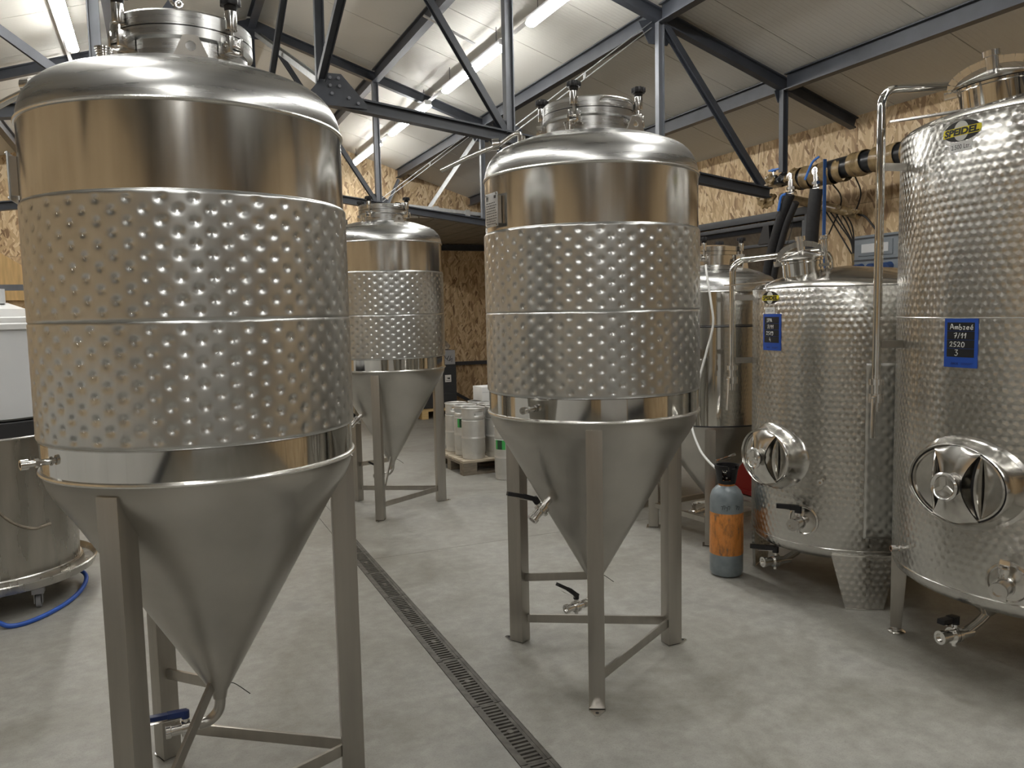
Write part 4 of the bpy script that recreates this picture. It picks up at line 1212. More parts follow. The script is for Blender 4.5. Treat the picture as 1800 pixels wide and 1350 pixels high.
# dimpled cooling pad welded on the shell
def cooling_pad(parent, R, a0, a1, z0, z1):
    na, nz = 60, 130; v = []; f = []
    da, dz = 0.060, 0.034
    for j in range(nz + 1):
        z = z0 + (z1 - z0) * j / nz
        for i in range(na + 1):
            a = rad(a0 + (a1 - a0) * i / na)
            e = min(z - z0, z1 - z, (a - rad(a0)) * R, (rad(a1) - a) * R)
            lift = 0.005 * min(1, e / 0.006)
            d = 0
            row = round((z - z0 - 0.03) / dz)
            for rw in (row - 1, row, row + 1):
                u = (a - rad(a0)) * R / da - 0.5 * (rw % 2) - 0.5; u -= round(u)
                d = max(d, math.exp(-(math.hypot(u * da, z0 + 0.03 + rw * dz - z) / 0.011) ** 2))
            r = R + lift * (1 - 0.85 * d) + 0.0005
            v.append((r * cos(a), r * sin(a), z))
    W = na + 1
    f = [(j * W + i, j * W + i + 1, (j + 1) * W + i + 1, (j + 1) * W + i) for j in range(nz) for i in range(na)]
    return MB().add(v, f).build('cooling_pad', M['jacket'], parent, smooth=60)
cooling_pad(t4, R4, -125.5, -80, 0.386, 1.30)
chalk_card('blue chalk card reading IPA, 7/11, 2519 and 4 on the lower tank', C4, R4, 175.8, 1.459, 0.150, 0.200,
           [('IPA', (0.16, 0.9)), ('7/11', (0.20, 0.95)), ('2519', (0.14, 0.95)), ('4', (0.32, 1.1))])

# marbled tank behind, mostly hidden by the middle fermenter
t7 = storage_tank('marbled steel tank on plate legs almost hidden behind the smooth conical tank', (3.62, 5.85, 0), 0.50, 0.42, 1.75, 0.12, 96)
for a in (-112, 8, 134): plate_leg(t7, 0.50, a, 0.425, 0.25, 0.14)

# ------------------------------------------------------------------ smooth conical tank between the rows
def smooth_tank():
    t = thing('conical_tank', 'smooth polished conical tank with black belt seams, behind the lower storage tank', 'tank', loc=(3.572, 4.600, 0))
    R = 0.44; za, ze = 1.705, 0.815
    MB().lathe([(R, ze), (R, za)], 112).build('shell', M['mirror'], t)
    for z, r in ((1.475, 0.006), (0.815, 0.005), (1.485, 0.003)):
        MB().torus(R + 0.001, r, Matrix.Translation((0, 0, z)), 112, 6).build('belt_seam', M['black'], t)
    MB().torus(R + 0.001, 0.005, Matrix.Translation((0, 0, za)), 112, 6).build('weld_bead', M['weld'], t)
    MB().lathe([(R, za), (R - 0.003, za + 0.06), (R - 0.03, za + 0.10), (0.33, za + 0.135), (0.18, za + 0.185)], 96).build('dome', M['dome'], t)
    MB().lathe([(R, ze), (R - 0.006, ze - 0.03), (0.028, 0.24), (0.022, 0.21)], 96).build('cone', M['cone'], t)
    MB().lathe([(0.180, 1.86), (0.180, 1.955), (0.194, 1.958), (0.194, 1.982)], 72).build('manway_neck', M['polish'], t)
    MB().lathe([(0.188, 1.985), (0.194, 1.985), (0.194, 2.015), (0.10, 2.03), (0, 2.035)], 72).build('lid', M['polish'], t)
    for a in (-140, -55, 35, 125): lid_clamp(t, 0.20, a, 1.945)
    T = skin(0.25, -62, 1.855)
    MB().prism([(-0.05, 0), (0.05, 0), (0.022, 0.08), (-0.022, 0.08)], -0.004, 0.004, T).build('lifting_lug', M['fitting'], t)
    for k in range(4):
        a = -128 + 90 * k
        T = Matrix.Rotation(rad(a), 4, 'Z')
        lg = MB().box((R - 0.035, 0, 0.40), (0.07, 0.07, 0.78), T).build('leg', M['leg'], t, bevel=0.004)
        MB().box((R - 0.035, 0, 0.004), (0.10, 0.10, 0.008), T).build('foot_plate', M['fitting'], lg)
    L = [pol(R - 0.035, -128 + 90 * k) for k in range(4)]
    for k in range(4):
        a, b_ = L[k], L[(k + 1) % 4]; d = (b_ - a).normalized()
        MB().bar(a + d * 0.035 + Vector((0, 0, 0.17)), b_ - d * 0.035 + Vector((0, 0, 0.17)), 0.035, 0.035).build('tie_bar', M['leg'], t)
    MB().tube([(0, 0, 0.23), (0, 0, 0.19), tuple(pol(0.04, -168, 0.16)), tuple(pol(0.12, -168, 0.155))], 0.02, 14).build('outlet_elbow', M['fitting'], t)
    ball_valve(t, skin(0.12, -168, 0.155), M['fitting'], 1.2, hdir=(0.9, 0.3, 0.1), name='outlet_valve')
    ball_valve(t, skin(0.20, -120, 0.50), M['fitting'], 1.2, hdir=(0.9, 0.3, 0.1), name='sample_valve')
    return t
t6 = smooth_tank()

# ------------------------------------------------------------------ gas bottle and its hose
gb = thing('gas_bottle', 'scuffed grey and orange gas bottle with black valve guard standing on the floor', 'gas bottle', loc=(3.05, 3.775, 0))
r = 0.098
MB().lathe([(0, 0.004), (0.07, 0.0), (r - 0.008, 0.008), (r, 0.03), (r, 0.135)], 48).build('foot_band', M['gasgrey'], gb)
MB().lathe([(r, 0.135), (r + 0.0006, 0.137), (r + 0.0006, 0.385), (r, 0.387)], 48).build('orange_band', M['orange'], gb)
MB().lathe([(r, 0.387), (r, 0.455), (r * 0.97, 0.482), (r * 0.86, 0.512), (r * 0.66, 0.534), (0.048, 0.545)], 48).build('shoulder', M['gasgrey'], gb)
MB().lathe([(0.046, 0.540), (0.048, 0.552), (0.046, 0.562), (0.0, 0.563)], 32).build('neck_ring', M['orange'], gb)
g = MB()
g.lathe([(0.046, 0.556), (0.052, 0.556), (0.056, 0.578), (0.050, 0.578)], 40)
for a0, a1 in ((258, 330), (350, 430), (90, 205)):
    g.lathe([(0.050, 0.576), (0.056, 0.576), (0.068, 0.652), (0.062, 0.652), (0.050, 0.576)], 20, a0=rad(a0), a1=rad(a1))
g.lathe([(0.060, 0.645), (0.070, 0.645), (0.072, 0.668), (0.062, 0.668), (0.060, 0.645)], 40, a0=rad(-75), a1=rad(236))
g.build('valve_guard', M['black'], gb)
v = MB().cyl((0, 0, 0.56), (0, 0, 0.60), 0.016, n=16).box((0, 0, 0.61), (0.03, 0.03, 0.035)).cyl((0, 0, 0.615), (-0.035, -0.01, 0.615), 0.010, n=12).cyl((0, 0, 0.62), (0, 0, 0.650), 0.014, n=16)
v.build('bottle_valve', M['fitting'], gb)
pl = MB()
for k, (dx, dy) in enumerate(((-16, 0), (-9, 2), (0, -3), (7, 1), (34, 2), (42, -1))):
    fn = bent(r, -128 + dx, 0.425 + dy * 0.002)
    pl.tube([fn((-0.006, 0.008, 0.0008)), fn((0.006, 0.009, 0.0008)), fn((0.001, -0.012, 0.0008))], 0.0012, 5, smooth=2)
pl.build('stamped_marks', M['labelblack'], gb, kind='stuff')
h = MB().tube([(3.388, 4.395, 1.87), (3.30, 4.30, 1.86), (3.29, 4.235, 1.64), (3.30, 4.225, 1.49), (3.265, 4.25, 1.31), (3.20, 4.26, 1.08), (3.12, 4.21, 0.86), (3.08, 4.08, 0.72), (3.04, 3.93, 0.66), (3.02, 3.80, 0.622)], 0.0075, 10, smooth=8).build('gas_hose', M['hosewhite'])
tag(h, 'white hose hanging from the smooth conical tank down to the gas bottle', 'hose')

# ------------------------------------------------------------------ kegs on a pallet
pa = thing('pallet', 'weathered wooden pallet carrying the steel kegs', 'pallet', loc=(2.665, 7.275, 0), rz=rad(1.5))
for k in range(7):
    MB().box((0.6, 0.05 + 0.1167 * k, 0.133), (1.2, 0.098, 0.022)).build('deck_board', M['pallet'], pa, bevel=0.002)
for x in (0.0725, 0.6, 1.1275):
    MB().box((x, 0.4, 0.111), (0.145, 0.8, 0.022)).build('stringer_board', M['palletdark'], pa)
for y in (0.05, 0.4, 0.75):
    MB().box((0.6, y, 0.011), (1.2, 0.1, 0.022)).build('bottom_board', M['palletdark'], pa)
    for x in (0.0725, 0.6, 1.1275):
        MB().box((x, y, 0.061), (0.145, 0.1, 0.078)).build('block', M['palletdark'], pa)

def make_keg():
    k = thing('keg', 'x', 'keg')
    R, H = 0.117, 0.515
    MB().lathe([(0, 0.03), (R - 0.02, 0.028), (R - 0.006, 0.045), (R, 0.07), (R, 0.20), (R + 0.003, 0.206), (R + 0.003, 0.214), (R, 0.22), (R, 0.235), (R, 0.36), (R - 0.002, 0.382), (R - 0.02, 0.400), (0.03, 0.412), (0, 0.412)], 40).build('body', M['keg'], k)
    MB().lathe([(R - 0.010, 0.05), (R - 0.004, 0.05), (R - 0.004, 0.004), (R - 0.008, 0.0), (R - 0.012, 0.004), (R - 0.010, 0.05)], 40).build('foot_ring', M['keg'], k)
    # top chime with two hand holes
    n = 48; zs = [0.385, 0.420, 0.438, 0.456, 0.474, 0.490, 0.507]
    v = []; f = []
    for z in zs:
        for i in range(n): v.append(((R - 0.003) * cos(2 * PI * i / n), (R - 0.003) * sin(2 * PI * i / n), z))
    for j in range(len(zs) - 1):
        for i in range(n):
            hole = (j in (2, 3)) and (min(i % 24, 24 - i % 24) <= 3 and i % 24 not in (4,))
            if not hole: f.append((j * n + i, j * n + (i + 1) % n, (j + 1) * n + (i + 1) % n, (j + 1) * n + i))
    ch = MB().add(v, f)
    o = ch.build('handle_ring', M['keg'], k)
    sol = o.modifiers.new('s', 'SOLIDIFY'); sol.thickness = 0.004
    MB().torus(R - 0.004, 0.008, Matrix.Translation((0, 0, 0.507)), 40, 8).torus(R - 0.003, 0.004, Matrix.Translation((0, 0, 0.385)), 40, 6).build('rim', M['keg'], k)
    MB().cyl((0, 0, 0.41), (0, 0, 0.445), 0.028, n=20).build('spear_head', M['fitting'], k)
    return k
kg = make_keg()
spots = []
for i in range(4):
    for j in range(3):
        spots.append((2.835 + 0.262 * i + (0.012 if j == 1 else 0), 7.425 + 0.250 * j + 0.008 * i, 0.144))
KL = {(0, 0): 'steel keg at the front corner of the pallet, handle hole facing out', (0, 1): 'steel keg with green and black sticker, second along the pallet edge',
      (0, 2): 'steel keg third along the pallet edge beside the far fermenter leg', (1, 0): 'steel keg on the pallet front beside the corner keg', (1, 1): 'steel keg in the middle of the pallet behind the corner keg',
      (1, 2): 'steel keg on the pallet back row under the white carton', (2, 0): 'steel keg on the pallet front half hidden by the middle fermenter cone'}
for n_, (x, y, z) in enumerate(spots):
    i, j = divmod(n_, 3)
    o = kg if n_ == 0 else dup(kg, 'x')
    o.location = (x, y, z); o.rotation_euler = (0, 0, rad([-82, 20, 65, -110, 140, 30, -75, 10, 80, 40, 0, 120][n_]))
    o['label'] = KL.get((i, j), 'steel keg on the pallet, %s row from the far fermenter, %s from the pallet front' % (['first', 'second', 'third', 'fourth'][i], ['first', 'second', 'third'][j]))
    o['group'] = 'steel kegs on the pallet'
k1 = [o for o in C.objects if o.get('label', '').startswith('steel keg with green')][0]
def sticker(par, a, z, R=0.118):
    s_ = bent_plate(MB(), bent(R, a, z), [(-0.045, -0.055, 0.055), (0.045, -0.055, 0.055)], 0.0002, 0.001).build('sticker', M['green'], par, smooth=0)
    bent_plate(MB(), bent(R, a, z), [(-0.043, -0.030, 0.022), (0.043, -0.030, 0.022)], 0.001, 0.0015).build('dark_field', M['darkgreen'], s_, smooth=0)
sticker(k1, -128 - 20, 0.335)
k2 = dup(kg, 'steel keg standing on the floor beside the pallet, green sticker', loc=(3.005, 6.985, 0), rz=rad(60)); 
del k2['group']
sticker(k2, -205, 0.34)
ct = thing('carton', 'small white carton lying on top of the kegs', 'carton', loc=(3.20, 7.93, 0.662), rz=rad(3))
MB().box((0, 0, 0.075), (0.23, 0.24, 0.15)).build('box', M['card'], ct, bevel=0.004)
MB().box((0.0, -0.1206, 0.075), (0.004, 0.001, 0.148)).box((0, -0.1206, 0.095), (0.228, 0.001, 0.003)).build('flap_edges', M['bintop'], ct)

# ------------------------------------------------------------------ dark bin with carton and film at the far wall
bn = thing('pallet_bin', 'dark plastic container with white paper label and grey carton collar by the far wall', 'container', loc=(3.75, 12.1, 0.145))
MB().box((0, 0, 0.33), (0.88, 0.9, 0.66)).build('tub', M['bindark'], bn, bevel=0.01)
for k in range(5):
    MB().box((0, -0.452, 0.08 + 0.13 * k), (0.87, 0.008, 0.03)).build('rib', M['bindark'], bn)
MB().box((0, 0, 0.775), (0.86, 0.88, 0.22)).build('collar', M['bintop'], bn, bevel=0.004)
lb = MB().box((0.30, -0.457, 0.45), (0.10, 0.003, 0.11)).build('paper_label', M['paper'], bn)
tm = MB().box((0.315, -0.4595, 0.452), (0.03, 0.001, 0.025)).box((0.29, -0.4595, 0.455), (0.012, 0.001, 0.018)).box((0.30, -0.4595, 0.42), (0.07, 0.001, 0.006)).build('print', M['labelblack'], lb)
wr_ = MB()
for p in ([(0.26, 0.80), (0.29, 0.75), (0.33, 0.80), (0.30, 0.74), (0.35, 0.72)], [(0.36, 0.80), (0.34, 0.73), (0.38, 0.76), (0.37, 0.70)], [(0.26, 0.72), (0.24, 0.76), (0.22, 0.73)]):
    wr_.tube([(x, -0.4415, z) for x, z in p], 0.004, 5, smooth=4)
wr_.build('marker_scribble', M['labelblack'], bn)
def crumple(name, seed, sx, sy, sz, mat):
    random.seed(seed)
    bm = bmesh.new(); bmesh.ops.create_icosphere(bm, subdivisions=4, radius=1)
    from mathutils import noise
    for v in bm.verts:
        n_ = noise.noise(v.co * 2.3 + Vector((seed, 0, 0))) * 0.35 + noise.noise(v.co * 5.5) * 0.22
        v.co *= 1 + n_
        v.co = Vector((v.co.x * sx, v.co.y * sy, max(-0.02, v.co.z) * sz))
    me = bpy.data.meshes.new(name); bm.to_mesh(me); bm.free()
    me.materials.append(mat)
    o = bpy.data.objects.new(name, me); C.objects.link(o)
    return o
o = crumple('film_heap', 3, 0.36, 0.30, 0.24, M['foil']); o.location = (3.78, 11.95, 1.045); tag(o, 'crumpled clear and printed plastic film heaped on the grey carton collar', 'film')
fp = thing('far_pallet', 'yellow pine pallet under the dark container at the far wall', 'pallet', loc=(3.62, 12.05, 0))
for k in range(5): MB().box((0, -0.48 + 0.24 * k, 0.131), (1.45, 0.14, 0.024)).build('deck_board', M['pine'], fp)
for x in (-0.62, 0, 0.62): MB().box((x, 0, 0.06), (0.10, 1.1, 0.118)).build('bearer', M['pine'], fp)
o = crumple('film_wrap', 8, 0.22, 0.28, 0.40, M['foil']); o.location = (2.98, 11.95, 0.165); tag(o, 'greyish film wrapped bundle on the yellow pallet behind the far fermenter', 'bundle')

# ------------------------------------------------------------------ stained vat, hose and white tubs at the side
va = thing('mash_vat', 'stained steel vat on a wheeled drip tray beside the nearest fermenter', 'vat', loc=(-0.97, 5.38, 0))
MB().lathe([(0.46, 0.205), (0.468, 0.97), (0.468, 0.975)], 96).build('body', M['vat'], va)
MB().lathe([(0.472, 0.970), (0.478, 0.976), (0.478, 1.06), (0.470, 1.066), (0.462, 1.06), (0.462, 0.97), (0.45, 0.5), (0.0, 0.45)], 96).build('lip', M['blackmetal'], va)
MB().torus(0.478, 0.006, Matrix.Translation((0, 0, 0.978)), 96, 6).build('rim_bead', M['weld'], va)
MB().lathe([(0, 0.165), (0.40, 0.165), (0.50, 0.135), (0.535, 0.150), (0.552, 0.195), (0.545, 0.200), (0.528, 0.165), (0.49, 0.155), (0.475, 0.200), (0.462, 0.205)], 96).build('drip_tray', M['vat'], va)
MB().torus(0.464, 0.006, Matrix.Translation((0, 0, 0.208)), 96, 6).build('base_bead', M['weld'], va)
MB().tube([bent(0.467, -62, 0)((x, z, 0.002)) for x, z in ((-0.20, 0.86), (-0.16, 0.72), (-0.06, 0.55), (0.06, 0.47), (0.17, 0.47))], 0.008, 6).build('drain_tube', M['palletdark'], va)
for k, a in enumerate((-48, 42, 132, 222)):
    c = pol(0.40, a)
    w_ = MB().cyl(c + Vector((-0.012, 0, 0.035)), c + Vector((0.012, 0, 0.035)), 0.035, n=20).build('caster_wheel', M['bintop'], va)
    MB().box((c.x, c.y, 0.115), (0.06, 0.06, 0.07)).box((c.x - 0.02, c.y, 0.06), (0.005, 0.04, 0.07)).box((c.x + 0.02, c.y, 0.06), (0.005, 0.04, 0.07)).build('caster_fork', M['caster'], w_)
o = MB().tube([(-1.35, 4.72, 0.012), (-1.10, 4.78, 0.10), (-0.90, 4.82, 0.05), (-0.80, 4.78, 0.014), (-0.69, 4.83, 0.013), (-0.57, 5.02, 0.013), (-0.50, 5.26, 0.020), (-0.50, 5.45, 0.05), (-0.62, 5.58, 0.09)], 0.0125, 12, smooth=8).build('water_hose', M['bluehose'])
tag(o, 'blue rubber hose looping on the floor under the vat drip tray', 'hose')
wb = thing('plastic_tub', 'grey white round plastic tub standing on top of the stained vat', 'tub', loc=(-0.97, 5.38, 1.068))
MB().lathe([(0, 0), (0.425, 0), (0.44, 0.012), (0.462, 0.49), (0.462, 0.495)], 72).build('body', M['bingrey'], wb)
MB().lathe([(0.462, 0.492), (0.478, 0.495), (0.480, 0.522), (0.470, 0.530), (0.455, 0.526), (0.44, 0.3), (0, 0.29)], 72).build('rim', M['white'], wb)
wt = thing('white_tank', 'white plastic tank with domed lid and grey cap standing behind the vat and tub', 'tank', loc=(-1.72, 8.65, 0))
MB().lathe([(0, 0), (0.58, 0), (0.60, 0.03), (0.60, 1.60)], 64).build('body', M['card'], wt)
MB().lathe([(0.62, 1.59), (0.64, 1.60), (0.64, 1.64), (0.62, 1.65), (0.60, 1.72), (0.45, 1.78), (0.2, 1.81), (0, 1.815)], 64).build('lid', M['white'], wt)
MB().cyl((0.38, -0.2, 1.77), (0.38, -0.2, 1.90), 0.09, n=24).build('cap', M['bingrey'], wt)
o = MB().bar((-3.6, 9.6, 1.955), (-0.9, 9.6, 1.955), 0.05, 0.06).build('shelf_rail', M['greymember']); tag(o, 'grey steel shelf rail above the white tank in front of the far gable', 'rail')
Tg = Matrix(((1, 0, 0, 0), (0, 0, -1, 0), (0, 1, 0, 0), (0, 0, 0, 1)))
o = MB().prism([(-3.2, 1.9), (-1.45, 1.9), (-1.45, 2.22), (-1.95, 2.57), (-3.2, 2.57)], 0.0, 0.03, Matrix.Translation((0, Y1 - 0.04, 0)) @ Tg).build('plywood_board', M['ply']); tag(o, 'yellowish plywood board with slanted corner fixed on the far gable', 'board')

# ------------------------------------------------------------------ right wall: window, pipes, hoses, electrics
wn = thing('window_1', None, None, kind='structure')
xw = XW - 0.02
def wbar(y0, y1, z0, z1, d=0.06, name='frame_member', x=None):
    xx = (xw if x is None else x)
    return MB().box((xx - d / 2, (y0 + y1) / 2, (z0 + z1) / 2), (d, y1 - y0, z1 - z0)).build(name, M['frameanth'], wn, bevel=0.003)
wy0, wy1, wz0, wz1 = 5.86, 8.9, 0.95, 2.545
wbar(wy0, wy1, wz1 - 0.07, wz1, 0.07); wbar(wy0, wy1, wz0, wz0 + 0.07, 0.07); wbar(wy0, wy0 + 0.075, wz0 + 0.07, wz1 - 0.07, 0.07); wbar(wy1 - 0.075, wy1, wz0 + 0.07, wz1 - 0.07, 0.07)
wbar(wy0 + 0.09, wy1 - 0.09, wz1 - 0.125, wz1 - 0.085, 0.05, 'sash_member'); wbar(wy0 + 0.09, wy1 - 0.09, wz1 - 0.33, wz1 - 0.30, 0.045, 'sash_member')
wbar(wy0 + 0.09, wy0 + 0.13, wz0 + 0.09, wz1 - 0.125, 0.05, 'sash_member')
MB().box((xw - 0.012, (wy0 + wy1) / 2, (wz0 + wz1) / 2), (0.006, wy1 - wy0 - 0.16, wz1 - wz0 - 0.16)).build('pane', M['glass'], wn)
Tw = Matrix(((0, 0, 1, xw - 0.06), (1, 0, 0, 0), (0, 1, 0, 0), (0, 0, 0, 1)))
MB().prism([(6.44, 2.42), (6.52, 2.42), (6.60, 2.24), (6.42, 2.24)], 0, 0.03, Tw).build('window_handle', M['blackmetal'], wn)

px_, pz_ = 5.30, 2.745
pp = thing('insulated_main', 'thick black wrapped supply pipe with brown tape bands running along the board wall', 'pipe')
MB().tube([(px_, 5.55, pz_ - 0.03), (px_, 5.25, pz_ - 0.01), (px_, 4.9, pz_), (px_, 4.2, pz_), (px_, 3.0, pz_ + 0.01), (px_, 1.2, pz_)], 0.088, 20, smooth=6).build('insulation', M['wrap'], pp)
MB().tube([(px_, 6.22, pz_ + 0.02), (px_, 5.5, pz_)], 0.032, 16, smooth=0).build('steel_pipe', M['fitting'], pp)
random.seed(4)
y = 5.55
while y > 1.4:
    wd = random.uniform(0.05, 0.13)
    sk = random.uniform(-0.03, 0.03); a = Vector((px_ , y, pz_ - (0.02 if y > 5 else 0)))
    mb = MB(); rr = 0.092 + random.uniform(0, 0.006)
    T = Matrix.Translation(a) @ Matrix.Rotation(sk * 6, 4, 'Z') @ Matrix.Rotation(PI / 2 + sk * 4, 4, 'X')
    prof = [(rr + random.uniform(-0.003, 0.003), -wd / 2), (rr + 0.003, -wd / 4), (rr + 0.001, 0), (rr + 0.004, wd / 4), (rr, wd / 2)]
    mb.lathe(prof, 24, T); mb.build('tape_band', M['tape'], pp)
    y -= wd + (random.uniform(0.015, 0.07) if y > 4.9 else random.uniform(0.03, 0.09))
# loosely wrapped far end
for k, (yy, s_) in enumerate(((5.62, 0.10), (5.76, 0.085), (5.90, 0.098), (6.03, 0.075))):
    o = crumple('torn_wrap', 11 + k, s_ * 1.0, 0.095, s_ * 1.1, M['tape'] if k != 1 else M['wrap'])
    o.parent = pp; o.location = (px_ - 0.005, yy, pz_ - 0.035)
o = crumple('hanging_tape', 21, 0.06, 0.10, 0.11, M['tape']); o.parent = pp; o.location = (px_ + 0.02, 6.02, pz_ - 0.10); o.rotation_euler = (PI, 0, 0)
mb = MB().cyl((px_, 6.20, pz_ + 0.015), (px_, 6.26, pz_ + 0.015), 0.042, n=20).cyl((px_, 6.30, pz_ + 0.015), (px_, 6.36, pz_ + 0.015), 0.035, n=20).cyl((px_, 6.36, pz_ + 0.015), (px_, 6.40, pz_ + 0.015), 0.02, n=16)
mb.build('end_coupling', M['fitting'], pp)
def quarter_valve(y, z, rot=0):
    t_ = MB().cyl((px_ - 0.04, y, z), (px_ - 0.04, y, z + 0.05), 0.012, n=12).cyl((px_ - 0.04, y - 0.05, z - 0.02), (px_ - 0.04, y + 0.05, z - 0.02), 0.03, n=18).build('ball_valve', M['fitting'], pp)
    MB().bar((px_ - 0.045, y + 0.05, z + 0.055), (px_ - 0.045, y - 0.08, z + 0.055), 0.03, 0.014).cyl((px_ - 0.04, y, z + 0.04), (px_ - 0.04, y, z + 0.066), 0.022, n=14).build('handle', M['bluevalve'], t_, bevel=0.003)
quarter_valve(5.86, pz_ + 0.05)
for y in (5.585, 5.285):
    tee = MB().cyl((px_ - 0.085, y, pz_ + 0.02), (px_ - 0.085, y, pz_ - 0.135), 0.030, n=18).cyl((px_ - 0.02, y, pz_), (px_ - 0.11, y, pz_), 0.034, n=18).cyl((px_ - 0.085, y, pz_ - 0.09), (px_ - 0.085, y, pz_ - 0.115), 0.040, n=8).cyl((px_ - 0.085, y - 0.05, pz_ - 0.15), (px_ - 0.085, y + 0.03, pz_ - 0.15), 0.022, n=14)
    o = tee.build('tee_fitting', M['fitting'], pp)
    if y > 5.4: MB().tube([(px_ - 0.13, y + 0.02, pz_ - 0.15), (px_ - 0.135, y + 0.07, pz_ - 0.17), (px_ - 0.135, y + 0.105, pz_ - 0.29)], 0.012, 8).build('handle', M['bluevalve'], o)
    else: MB().tube([(px_ - 0.12, y + 0.10, pz_ - 0.06), (px_ - 0.11, y + 0.03, pz_ + 0.07), (px_ - 0.09, y - 0.03, pz_ + 0.115)], 0.010, 8).build('handle', M['bluevalve'], o)
hz = [((px_ - 0.085, 5.60, pz_ - 0.15), (5.24, 5.78, 2.30), (5.30, 5.97, 1.95), (5.36, 6.15, 1.45), 0.046, 'thick black foam hose dropping from the first tee of the wrapped pipe'),
      ((px_ - 0.075, 5.535, pz_ - 0.23), (5.25, 5.69, 2.30), (5.30, 5.87, 1.95), (5.36, 6.03, 1.45), 0.030, 'thinner black foam hose beside the thick one below the first tee'),
      ((px_ - 0.085, 5.285, pz_ - 0.15), (5.22, 5.32, 2.40), (5.28, 5.42, 1.95), (5.32, 5.52, 1.45), 0.055, 'thickest black foam hose hanging from the second tee next to the blue strap')]
for a, b_, c_, d_, rr, lab in hz:
    o = MB().tube([a, b_, c_, d_], rr, 16, smooth=8).build('insulated_hose', M['insul']); tag(o, lab, 'hose', 'black insulated hoses under the wrapped pipe')
o = MB().bar((5.20, 5.18, pz_ + 0.08), (5.20, 5.18, 1.55), 0.006, 0.034, up=(1, 0, 0)).build('webbing_strap', M['strapblue']); tag(o, 'blue webbing strap hanging straight down from the wrapped pipe', 'strap')
du = thing('cable_bundle', 'brown wrapped cable bundle with loose ends below the pipe on the board wall', 'cable')
MB().tube([(5.62, 6.15, 2.66), (5.62, 5.80, 2.56), (5.64, 5.5, 2.47), (5.66, 5.24, 2.385)], 0.042, 14).build('wrapped_bundle', M['tape'], du)
for k in range(3):
    c_ = crumple('tape_end', 31 + k, 0.03, 0.07, 0.05, M['tape']); c_.parent = du; c_.location = (5.63, 5.62 - 0.17 * k, 2.50 - 0.055 * k)
for k, pts in enumerate(([(5.66, 5.26, 2.39), (5.66, 5.17, 2.36), (5.67, 5.09, 2.27), (5.67, 5.05, 2.22)], [(5.64, 5.56, 2.46), (5.70, 5.47, 2.30), (5.74, 5.39, 2.15), (5.75, 5.375, 1.95)], [(5.64, 5.50, 2.45), (5.70, 5.44, 2.30), (5.74, 5.38, 2.15), (5.75, 5.370, 1.95)],
                         [(5.64, 5.44, 2.44), (5.70, 5.40, 2.32), (5.74, 5.37, 2.16), (5.75, 5.36, 1.95)], [(5.64, 5.38, 2.42), (5.70, 5.35, 2.30), (5.74, 5.36, 2.14), (5.75, 5.365, 1.95)],
                         [(5.40, 5.30, 2.66), (5.60, 5.38, 2.52), (5.70, 5.62, 2.25), (5.74, 5.86, 1.92)], [(5.66, 5.62, 2.46), (5.72, 5.55, 2.30), (5.75, 5.39, 2.05)], [(5.40, 5.05, 2.68), (5.55, 5.12, 2.55), (5.66, 5.28, 2.40)])):
    MB().tube(pts, 0.009 if k == 0 else 0.0065, 8).build('loose_cable', M['cable'], du)
MB().tube([(5.75, 5.37, 2.06), (5.76, 5.365, 1.95), (5.76, 5.36, 1.86)], 0.022, 10).build('taped_trunk', M['tape'], du)
for k, pts in enumerate(([(5.62, 6.05, 2.60), (5.70, 6.08, 2.40), (5.66, 6.16, 2.10), (5.60, 6.3, 1.7)], [(5.60, 6.02, 2.58), (5.55, 6.12, 2.3), (5.52, 6.25, 2.0), (5.50, 6.42, 1.6)], [(5.40, 5.85, 2.62), (5.45, 6.0, 2.35), (5.48, 6.2, 2.0), (5.5, 6.4, 1.6)])):
    MB().tube(pts, 0.004, 6).build('thin_wire', M['cable'], du)
MB().tube([(5.70, 5.36, 1.88), (5.58, 5.34, 1.86), (5.54, 5.42, 1.85), (5.62, 5.50, 1.87), (5.68, 5.40, 1.89), (5.62, 5.36, 1.86), (5.70, 5.6, 1.86)], 0.008, 8).build('coiled_cable', M['cable'], du)

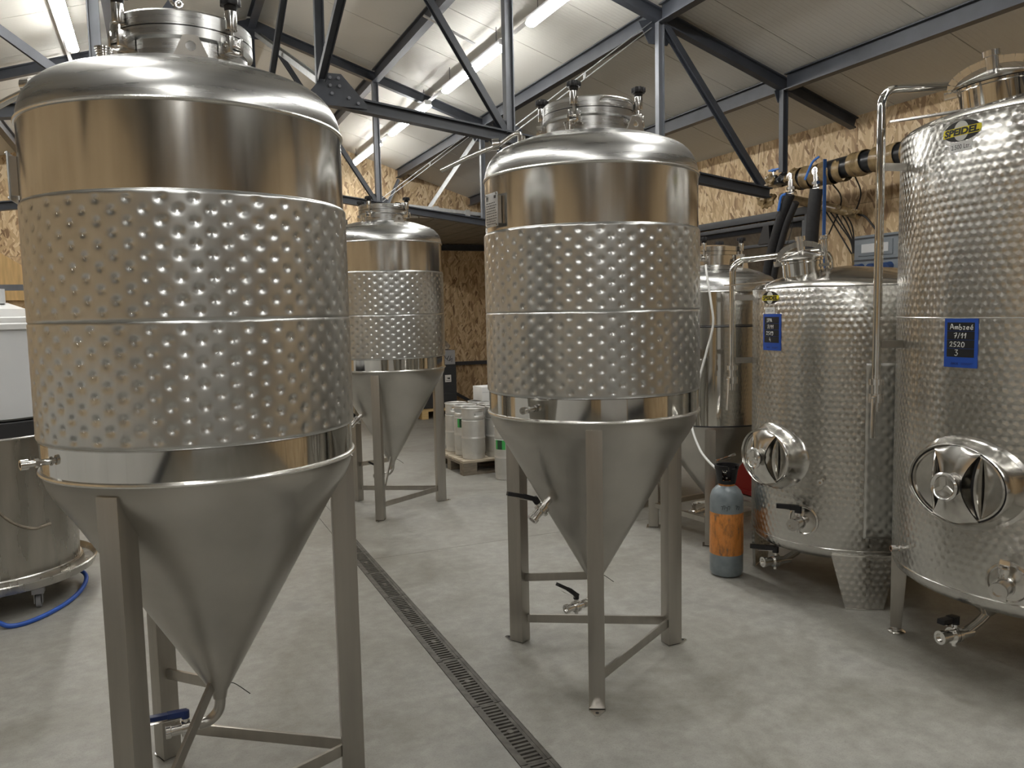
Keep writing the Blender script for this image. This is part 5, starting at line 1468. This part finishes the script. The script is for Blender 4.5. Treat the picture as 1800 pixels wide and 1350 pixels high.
eb = thing('socket_box', 'grey electrical socket box with clear lid and blue sockets on the board wall', 'socket box', loc=(XW - 0.022, 5.06, 1.86))
MB().box((-0.055, 0, 0.18), (0.11, 0.46, 0.32)).build('housing', M['boxgrey'], eb, bevel=0.008)
MB().box((-0.113, 0, 0.225), (0.012, 0.36, 0.13)).build('lid_frame', M['boxgrey'], eb, bevel=0.004)
MB().box((-0.120, 0, 0.225), (0.006, 0.28, 0.075)).build('clear_lid', M['bingrey'], eb)
MB().box((-0.112, 0, 0.315), (0.008, 0.46, 0.012)).box((-0.112, 0, 0.125), (0.008, 0.46, 0.012)).build('seam', M['frameanth'], eb)
for y in (-0.15, 0.0, 0.15):
    MB().cyl((-0.10, y, 0.06), (-0.165, y, 0.045), 0.040, n=20).cyl((-0.160, y, 0.046), (-0.175, y, 0.043), 0.046, n=20).build('socket', M['socket'], eb)

# red crate far behind the smooth conical tank
rc = thing('red_crate', 'dark red crate on the floor glimpsed behind the smooth conical tank', 'crate', loc=(4.75, 5.45, 0))
MB().box((0, 0, 0.19), (0.5, 0.4, 0.34)).build('body', M['redpaint'], rc, bevel=0.008)
for z in (0.03, 0.37): MB().box((0, 0, z), (0.53, 0.43, 0.035)).build('rim', M['redpaint'], rc)

# unseen white sheets and dark plinths, added to give the polished steel reflections
M['reflector_white'] = simple('white_reflector_sheet', (0.66, 0.66, 0.64), 0.35)
for wname, axis, fx, inw, a0, a1 in (('wall_left', 'y', XL, 1, Y0 + 0.05, 6.0), ('wall_front', 'x', Y0, 1, 2.7, XW - 0.05)):
    w_ = bpy.data.objects[wname]
    n_ = max(1, round((a1 - a0) / 1.2)); st_ = (a1 - a0) / n_
    for i in range(n_):
        m_ = a0 + (i + 0.5) * st_
        for z, hgt, mat, nm_ in ((0.69, 1.05, M['reflector_white'], 'reflector_sheet'), (0.08, 0.16, M['frameanth'], 'reflector_plinth')):
            c = (fx + inw * 0.026, m_, z) if axis == 'y' else (m_, fx + inw * 0.026, z)
            d_ = (0.012, st_ - 0.006, hgt) if axis == 'y' else (st_ - 0.006, 0.012, hgt)
            MB().box(c, d_).build(nm_, mat, w_)

# pale sectional door out of frame, added for its reflection in the tanks
for nm, axis, fx, inw, a0, a1 in (('reflector_door_1', 'x', Y0 + 0.03, 1, -1.7, 2.6),):
    d = thing(nm, None, None, kind='structure')
    for k in range(6):
        c = ((a0 + a1) / 2, fx, 0.30 + 0.5 * k - 0.05) if axis == 'x' else (fx, (a0 + a1) / 2, 0.30 + 0.5 * k - 0.05)
        s_ = (a1 - a0, 0.04, 0.49) if axis == 'x' else (0.04, a1 - a0, 0.49)
        MB().box(c, s_).build('reflector_door_panel', M['white'], d, bevel=0.006)
